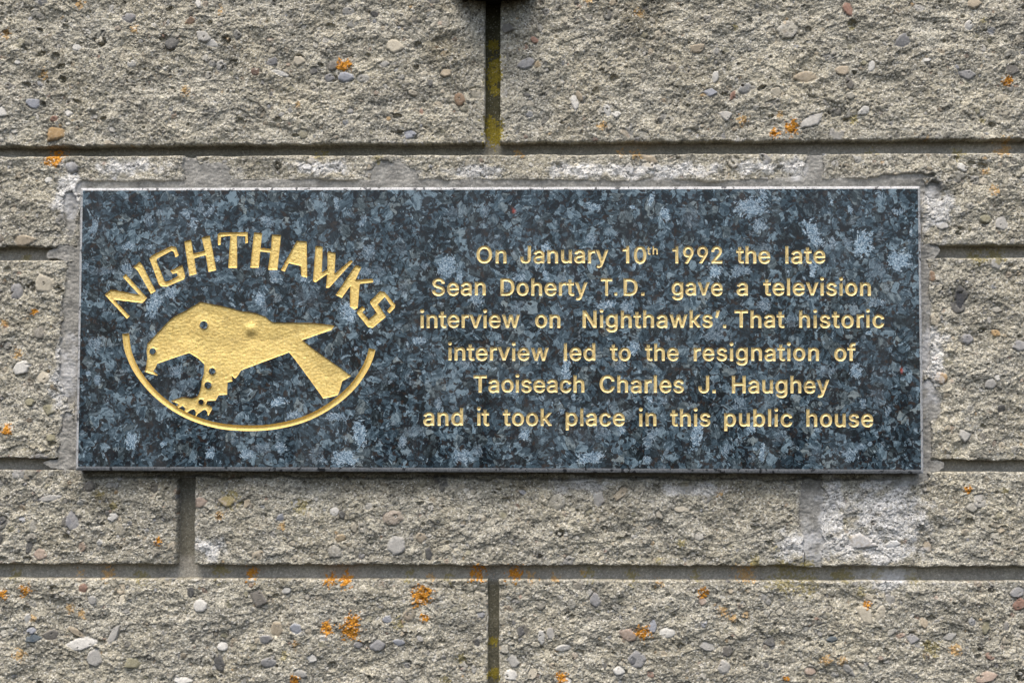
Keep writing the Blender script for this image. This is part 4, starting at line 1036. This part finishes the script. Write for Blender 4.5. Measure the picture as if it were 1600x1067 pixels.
def soften(c, r=0.25):
    """Cut the corners of a closed outline slightly, as a chisel leaves them, and add points along long sides."""
    out = []
    n = len(c)
    for i in range(n):
        p, q, s = c[i - 1], c[i], c[(i + 1) % n]
        a, b_ = p - q, s - q
        la, lb = np.hypot(*a), np.hypot(*b_)
        out.append(q + a / la * min(r, la * 0.3))
        out.append(q + b_ / lb * min(r, lb * 0.3))
    o2 = []
    for i in range(len(out)):
        a, b_ = out[i], out[(i + 1) % len(out)]
        k = max(1, int(np.hypot(*(b_ - a)) / 2.0))
        for j in range(k):
            o2.append(a + (b_ - a) * j / k)
    o2 = np.array(o2)
    return o2 + 0.07 * np.stack([vnoise(o2[:, 0], o2[:, 1], 1.7, 401), vnoise(o2[:, 0], o2[:, 1], 1.7, 403)], 1)

def flat_floor(d):
    return np.minimum(1.9 * d, 0.95)

def pecked(x, z, d):
    return 0.16 * vnoise(x, z, 0.9, 411) + 0.12 * vnoise(x, z, 2.2, 413)

for lt in TITLE:
    engrave('arched_letter', [soften(fp(c)) for c in lt], flat_floor, 0.42, M_GOLD, plaque, pecked)

# ---- the bird
BIRD = (z3([(1085, 65), (1330, 115)]) + z4([(-10, 148), (100, 163), (195, 195), (230, 228), (262, 245), (430, 248), (600, 250), (780, 270), (800, 277), (775, 312), (690, 340), (600, 372), (520, 400),
        (600, 468), (730, 560), (860, 650), (948, 716), (868, 760), (848, 840), (829, 882), (765, 900), (702, 912), (590, 755), (455, 572), (402, 508), (330, 535), (180, 590), (0, 658)])
        + z3([(1440, 668), (1400, 728), (1383, 735), (1360, 710), (1365, 762), (1322, 770), (1318, 878), (1245, 882), (1218, 930), (1148, 932)])
        + z5([(548, 254), (541, 272), (575, 288), (578, 300), (566, 320), (553, 342), (547, 316), (536, 304), (524, 306), (505, 320), (490, 330), (479, 346), (480, 318), (470, 300), (450, 305), (428, 320), (412, 314),
              (416, 296), (400, 280), (386, 290), (362, 296), (376, 270), (358, 262), (330, 252), (372, 238), (400, 229), (430, 234), (462, 238), (485, 230), (500, 208)])
        + z3([(1092, 800), (1100, 745), (1115, 690), (1118, 612), (1065, 560), (985, 512), (860, 553), (705, 607), (692, 640), (672, 672), (712, 705), (705, 712), (592, 676), (600, 664), (608, 640), (618, 560), (612, 500), (620, 432), (640, 412), (720, 325), (800, 240), (860, 190), (960, 140)]))
def circle(cx, cy, r, n=18):
    return [(cx + r * math.cos(-2 * math.pi * i / n), cy + r * math.sin(-2 * math.pi * i / n)) for i in range(n)]
bird = fp(BIRD)
def area2(c):
    return np.sum(c[:, 0] * np.roll(c[:, 1], -1) - np.roll(c[:, 0], -1) * c[:, 1])
dots = []
for x, y, r in ((1113, 268, 35), (665, 498, 28), (1187, 672, 29), (1150, 795, 31), (1090, 942, 24)):
    c = fp(circle(120 + x / 5.614, 460 + y / 5.614, r / 5.614))
    if area2(c) * area2(bird) > 0:
        c = c[::-1]
    dots.append(c)
BX, BZ = at(380 + 62 / 5.614, 460 + 305 / 5.614, FACE)
def hewn(x, z, d):
    t = 0.13 * fbm(x * 0.7 + z * 0.35, z * 1.35 - x * 0.3, 2.4, 421, 4, 0.65) + 0.12 * fbm(x, z, 14.0, 431, 2)
    q = np.hypot(x - BX, z - BZ)
    return (t - 1.5 * np.exp(-(q / 4.0) ** 2) + 0.55 * np.exp(-(np.hypot(x - BX - 1.0, z - BZ + 6.5) / 4.5) ** 2)) * np.clip(d / 0.8, 0, 1)
engrave('bird_emblem', [soften(bird, 0.12)] + dots, lambda d: np.minimum(3.0 * d, 0.85) + 0.055 * np.minimum(d, 15.0), 0.55, M_LEAF, plaque, hewn)

# ---- the arc under the bird
ARC = [(196.3, 521, 10.5), (198.6, 541, 10.5), (203.5, 558, 10), (213, 578, 9.8), (228, 599, 9.4), (247, 619, 9), (273, 638.5, 8.8), (305, 654.5, 8.6), (345, 665.5, 8.6), (390, 668.8, 8.6), (430, 666, 8.6),
       (470, 656.5, 8.8), (503, 641.5, 9.2), (532, 621.5, 9.8), (554, 600, 10), (570, 576, 10.4), (578, 558, 10.6), (581.5, 545, 10.6)]
def catmull(P, k=5):
    P = np.array(P, dtype=float)
    Q = np.concatenate([[2 * P[0] - P[1]], P, [2 * P[-1] - P[-2]]])
    out = []
    for i in range(1, len(Q) - 2):
        for j in range(k):
            t = j / k
            out.append(0.5 * ((2 * Q[i]) + (Q[i + 1] - Q[i - 1]) * t + (2 * Q[i - 1] - 5 * Q[i] + 4 * Q[i + 1] - Q[i + 2]) * t * t + (3 * Q[i] - Q[i - 1] - 3 * Q[i + 1] + Q[i + 2]) * t ** 3))
    out.append(Q[-2])
    return np.array(out)
ac = catmull(ARC)
tg = np.gradient(ac[:, :2], axis=0)
tg /= np.hypot(tg[:, 0], tg[:, 1])[:, None]
nn = np.stack([-tg[:, 1], tg[:, 0]], 1) * ac[:, 2:3] / 2
arc = np.concatenate([ac[:, :2] + nn, (ac[:, :2] - nn)[::-1]])
engrave('emblem_arc', [fp([tuple(p) for p in arc])], lambda d: np.minimum(1.15 * d, 1.5), 0.45, M_GOLD, plaque)

# ---- the bright crystals the eye finds: x, y, half-width, half-height, angle, brightness (traced by quarter of the plaque)
FT = {
 (120, 285): [(520,270,35,45,0,.5),(790,230,35,30,0,.6),(845,300,28,35,0,.8),(970,205,48,22,-50,.6),(900,190,22,42,15,.4),(375,460,42,28,-20,.7),(525,465,20,20,0,.7),(365,625,45,34,20,.6),(190,640,90,24,-5,.3),(60,610,25,30,0,.5),(125,320,20,70,15,.6),(555,890,45,85,25,.8),(680,800,36,36,0,.7),(780,740,30,40,0,.2),(1020,550,18,18,0,.9),(1320,640,34,28,0,.4),(1435,675,34,46,0,.6),(1325,840,34,46,0,.9),(1380,280,42,30,20,.5),(1360,930,22,60,0,.4)],
 (450, 285): [(350,155,16,42,-10,.7),(545,280,18,42,20,.6),(580,510,48,52,20,.5),(560,650,52,30,0,.5),(640,720,25,20,0,.7),(115,705,25,20,0,.8),(440,930,52,62,-20,.95),(660,640,50,35,0,.3),(995,610,24,32,10,.4),(1150,610,62,66,40,.8),(1370,840,42,64,0,.6),(1430,210,25,42,0,.4),(1210,215,60,40,0,.2),(840,750,32,62,0,.2),(130,830,90,70,20,.15),(820,480,40,60,0,.15),(1505,425,42,42,0,.15),(1245,690,18,24,0,.8)],
 (780, 285): [(685,180,46,28,0,.8),(970,180,22,13,0,1.0),(1105,120,18,46,18,.8),(1205,230,30,42,-15,.9),(680,405,42,34,-20,.5),(340,470,28,32,0,.95),(335,670,20,30,0,.8),(275,610,15,24,0,.6),(135,690,40,28,0,.7),(60,750,24,40,0,.5),(770,890,72,26,-10,.8),(930,905,46,40,10,.6),(130,920,40,62,15,.3),(1390,250,60,62,0,.15),(980,610,10,24,0,.9),(455,690,30,26,0,.4),(700,740,40,30,0,.1)],
 (1110, 285): [(290,180,92,56,-10,.8),(380,90,28,42,0,.7),(740,365,42,92,-24,.85),(1112,445,54,84,12,1.0),(1370,570,70,56,-12,.95),(990,440,28,38,10,.4),(885,440,24,36,10,.6),(1015,205,15,32,-10,.9),(35,645,42,46,0,1.0),(215,645,72,32,-8,.55),(742,630,24,48,-5,.95),(390,880,46,42,25,.5),(1195,870,56,28,8,.6),(1040,920,28,42,0,.3),(590,1010,34,44,0,.4),(400,470,36,34,0,.3),(1355,210,46,24,0,.6),(360,310,52,38,-20,.6),(880,140,10,26,-15,1.0),(1230,100,20,30,0,.5),(1455,365,8,36,0,.7),(40,1040,42,42,0,.4),(1200,640,62,60,0,.2)],
 (120, 515): [(140,90,46,38,0,.5),(710,300,42,46,0,.5),(80,315,20,15,0,.8),(150,365,24,32,0,.6),(400,810,42,48,0,.9),(635,825,22,22,0,.8),(965,890,30,46,15,.8),(1230,900,42,34,0,.7),(1460,525,58,28,-10,1.0),(760,420,80,42,-10,.15),(1340,860,62,30,0,.4),(1480,850,30,42,-20,.6),(560,520,90,40,10,.1)],
 (450, 515): [(945,85,46,28,-10,.8),(655,100,17,17,0,.9),(520,755,40,94,-5,1.0),(410,930,78,52,0,.9),(260,945,24,24,0,.6),(340,635,74,24,0,.7),(45,620,46,30,0,.7),(200,905,42,62,25,.3),(905,740,95,30,-5,.2),(830,810,24,42,15,.6),(1260,920,62,46,0,.7),(1370,880,36,42,0,.4),(1085,545,24,36,-20,.5),(600,15,20,14,0,.8),(490,135,14,14,0,.8),(1300,240,32,30,0,.3),(700,330,60,50,0,.1)],
 (780, 515): [(485,290,28,72,0,.95),(975,130,38,42,35,.85),(870,265,42,30,-25,.4),(185,765,36,34,0,.85),(660,925,86,38,-12,.9),(890,725,26,32,0,.9),(735,740,48,52,0,.3),(1090,790,36,72,25,.5),(1430,760,34,84,10,.9),(1090,500,20,20,0,.9),(540,490,14,26,-15,.7),(300,495,26,18,0,.6),(1195,520,25,20,0,.5),(455,595,20,24,15,.7),(960,620,30,30,0,.3),(1080,945,30,26,0,.6),(640,590,36,18,0,.4),(1210,890,11,56,30,.4),(120,440,18,52,0,.6),(590,780,80,50,0,.1)],
 (1110, 515): [(1060,300,36,44,15,.85),(830,300,52,38,0,.4),(1105,540,18,30,0,.6),(300,720,30,36,0,.9),(115,880,28,48,25,.5),(375,900,18,54,0,.8),(1010,910,44,42,-20,.6),(1150,25,20,14,0,.9),(1285,590,18,46,20,.5),(230,540,24,42,0,.4),(180,540,14,42,0,.5),(1215,480,42,42,0,.2),(210,280,17,36,0,.4),(510,770,42,52,15,.25),(1155,830,11,15,20,.9),(785,725,24,20,0,.7),(650,240,30,24,0,.3),(1090,850,30,20,0,.5),(25,40,62,42,0,.4),(760,890,50,50,0,.1)],
}
FLAKES = []
for (ox, oy), lst in FT.items():
    for (x, y, a, b_, ang, br) in lst:
        cx, cz = at(ox + x / 4.64, oy + y / 4.64, FACE)
        FLAKES.append((cx, cz, a / 4.64 * MM * 1.12, b_ / 4.64 * MM * 1.12, R(-ang if False else ang), br))

def flake_tint(x, z):
    f = np.full(x.shape, -1.0)
    br = np.zeros(x.shape)
    for (cx, cz, a, b_, ang, k) in FLAKES:
        dx, dz = x - cx, z - cz
        ca, sa = math.cos(-ang), math.sin(-ang)
        u = (dx * ca + dz * sa) / a
        v = (-dx * sa + dz * ca) / b_
        # squarish outlines, as cleavage makes them
        r = (np.abs(u) ** 2.8 + np.abs(v) ** 2.8) ** (1 / 2.8)
        t = np.maximum(1.6 - r, -1.0)
        br = np.where(t > f, k, br)
        f = np.maximum(f, t)
    c = np.zeros((len(x), 3))
    c[:, 0] = np.clip(f, 0, 1.6)
    c[:, 1] = br
    for px, py in ((803, 330), (1409, 579)):
        cx, cz = at(px, py, FACE)
        c[:, 2] = np.maximum(c[:, 2], 0.7 * np.clip(1.3 - np.hypot((x - cx) / 1.0, (z - cz) / 1.9), 0, 1))
    return c

# ---- the slab: polished face opened where the gold is sunk, then the sawn bevel and sides
BV_T, BV_S, BV_B = 1.9, 1.7, 3.0
ix0, ix1, iz0, iz1 = PX0 + BV_S, PX1 - BV_S, PZ0 + BV_B, PZ1 - BV_T
bp = np.concatenate(CUT_P)
be = np.concatenate(CUT_E)
nb = len(bp)
per = []
for a, b_ in (((ix0, iz0), (ix1, iz0)), ((ix1, iz0), (ix1, iz1)), ((ix1, iz1), (ix0, iz1)), ((ix0, iz1), (ix0, iz0))):
    a, b_ = np.array(a), np.array(b_)
    k = int(np.hypot(*(b_ - a)) / 1.6)
    per.append(a + (b_ - a) * (np.arange(k) / k)[:, None])
per = np.concatenate(per)
npn = len(per)
pe = np.stack([nb + np.arange(npn), nb + (np.arange(npn) + 1) % npn], 1)
gx, gy = np.meshgrid(np.arange(ix0 + 0.8, ix1 - 0.5, 1.35), np.arange(iz0 + 0.8, iz1 - 0.5, 1.35))
G = np.stack([gx.ravel(), gy.ravel()], 1)
G += np.random.default_rng(8).uniform(-0.2, 0.2, G.shape)
G = G[winding(G, CUT_C) == 0]
v, t = cdt(np.concatenate([bp, per, G]), np.concatenate([be, pe]))
t = t[winding(v[t].mean(1), CUT_C) == 0]
a, b_, c_ = v[t[:, 0]], v[t[:, 1]], v[t[:, 2]]
s = (b_[:, 0] - a[:, 0]) * (c_[:, 1] - a[:, 1]) - (b_[:, 1] - a[:, 1]) * (c_[:, 0] - a[:, 0])
t = np.where((s < 0)[:, None], t[:, ::-1], t)
V = np.stack([v[:, 0], np.full(len(v), FACE), v[:, 1]], 1)
mesh_obj('granite_slab', V * 0.001 - PO, t, M_GRANITE, plaque, False, flake_tint(v[:, 0], v[:, 1]))

# the bevel and the sides: rings round the slab
def ring(x0, x1, z0, z1, y, n=500, jig=0.0, sd=0):
    out = []
    for a, b_ in (((x0, z0), (x1, z0)), ((x1, z0), (x1, z1)), ((x1, z1), (x0, z1)), ((x0, z1), (x0, z0))):
        a, b_ = np.array(a), np.array(b_)
        k = np.arange(n) / n
        p = a + (b_ - a) * k[:, None]
        out.append(p)
    p = np.concatenate(out)
    if jig:
        c = np.array([(x0 + x1) / 2, (z0 + z1) / 2])
        q = np.abs(np.minimum(0.0, fbm(p[:, 0], p[:, 1], 5.0, sd, 4, 0.65) + 0.25)) * jig
        p = p - np.sign(p - c) * q[:, None]
    return np.stack([p[:, 0], np.full(len(p), y), p[:, 1]], 1)
rings = [ring(ix0, ix1, iz0, iz1, FACE), ring(ix0 - 0.15, ix1 + 0.15, iz0 - 0.15, iz1 + 0.15, FACE + 0.1), ring(PX0, PX1, PZ0, PZ1, FACE + 0.5, jig=0.7, sd=441), ring(PX0, PX1, PZ0, PZ1, FACE + 1.2, jig=0.3, sd=443), ring(PX0, PX1, PZ0, PZ1, 16.0)]
n = len(rings[0])
V = np.concatenate(rings)
F = []
for k in range(len(rings) - 1):
    i = np.arange(n)
    j = (i + 1) % n
    F.append(np.stack([k * n + j, k * n + i, (k + 1) * n + i, (k + 1) * n + j], 1))
mesh_obj('bevelled_rim', V * 0.001 - PO, np.concatenate(F), M_RIM, plaque, False)

# ------------------------------------------------------------------ the dark fixture that just enters the picture at the top
def build_fixture():
    m, nt, b = new_mat('dark_painted_iron')
    k = NB(nt)
    n = k.noise(k.coords_mm(), 0.12, 4.0, 0.6)
    nt.links.new(k.ramp(n, [(0.3, (0.012, 0.011, 0.010)), (0.7, (0.030, 0.026, 0.022))]), b.inputs['Base Color'])
    b.inputs['Roughness'].default_value = 0.6
    xa, zb = at(708, 2)
    xb, _ = at(842, 2)
    cx, w_ = (xa + xb) / 2, (xb - xa) / 2
    prof = []
    for i in range(41):                       # half-round in plan, bellied in section
        a = math.pi * i / 40
        prof.append((math.cos(a), math.sin(a)))
    lv = [(0.0, 0.90), (1.5, 0.97), (4.0, 1.0), (40.0, 1.0), (52.0, 0.9), (60.0, 0.6)]
    V, F = [], []
    for dz, s in lv:
        for (c, sn) in prof:
            V.append((cx + c * w_ * s, 8.0 - sn * 46.0 * s, zb + dz))
    m_ = len(prof)
    for k_ in range(len(lv) - 1):
        for i in range(m_ - 1):
            F.append((k_ * m_ + i, k_ * m_ + i + 1, (k_ + 1) * m_ + i + 1, (k_ + 1) * m_ + i))
    V = np.array(V)
    c0 = len(V)
    V = np.concatenate([V, [[cx, 8.0, zb], [cx, 8.0, zb + 60.0]]])
    for i in range(m_ - 1):
        F.append((c0, i + 1, i, i))
        F.append((c0 + 1, (len(lv) - 1) * m_ + i, (len(lv) - 1) * m_ + i + 1, (len(lv) - 1) * m_ + i + 1))
    me = bpy.data.meshes.new('wall_fixture')
    org = np.array((cx, 8.0, zb))
    me.from_pydata([tuple((p - org) * 0.001) for p in V], [], [tuple(dict.fromkeys(f)) for f in F])
    me.update()
    me.materials.append(m)
    o = link(bpy.data.objects.new('wall_fixture', me))
    o.location = tuple(org * 0.001)
    o['label'] = 'dark fixture on the wall, its lower edge just showing above the upper mortar joint'
    o['category'] = 'fixture'

build_fixture()
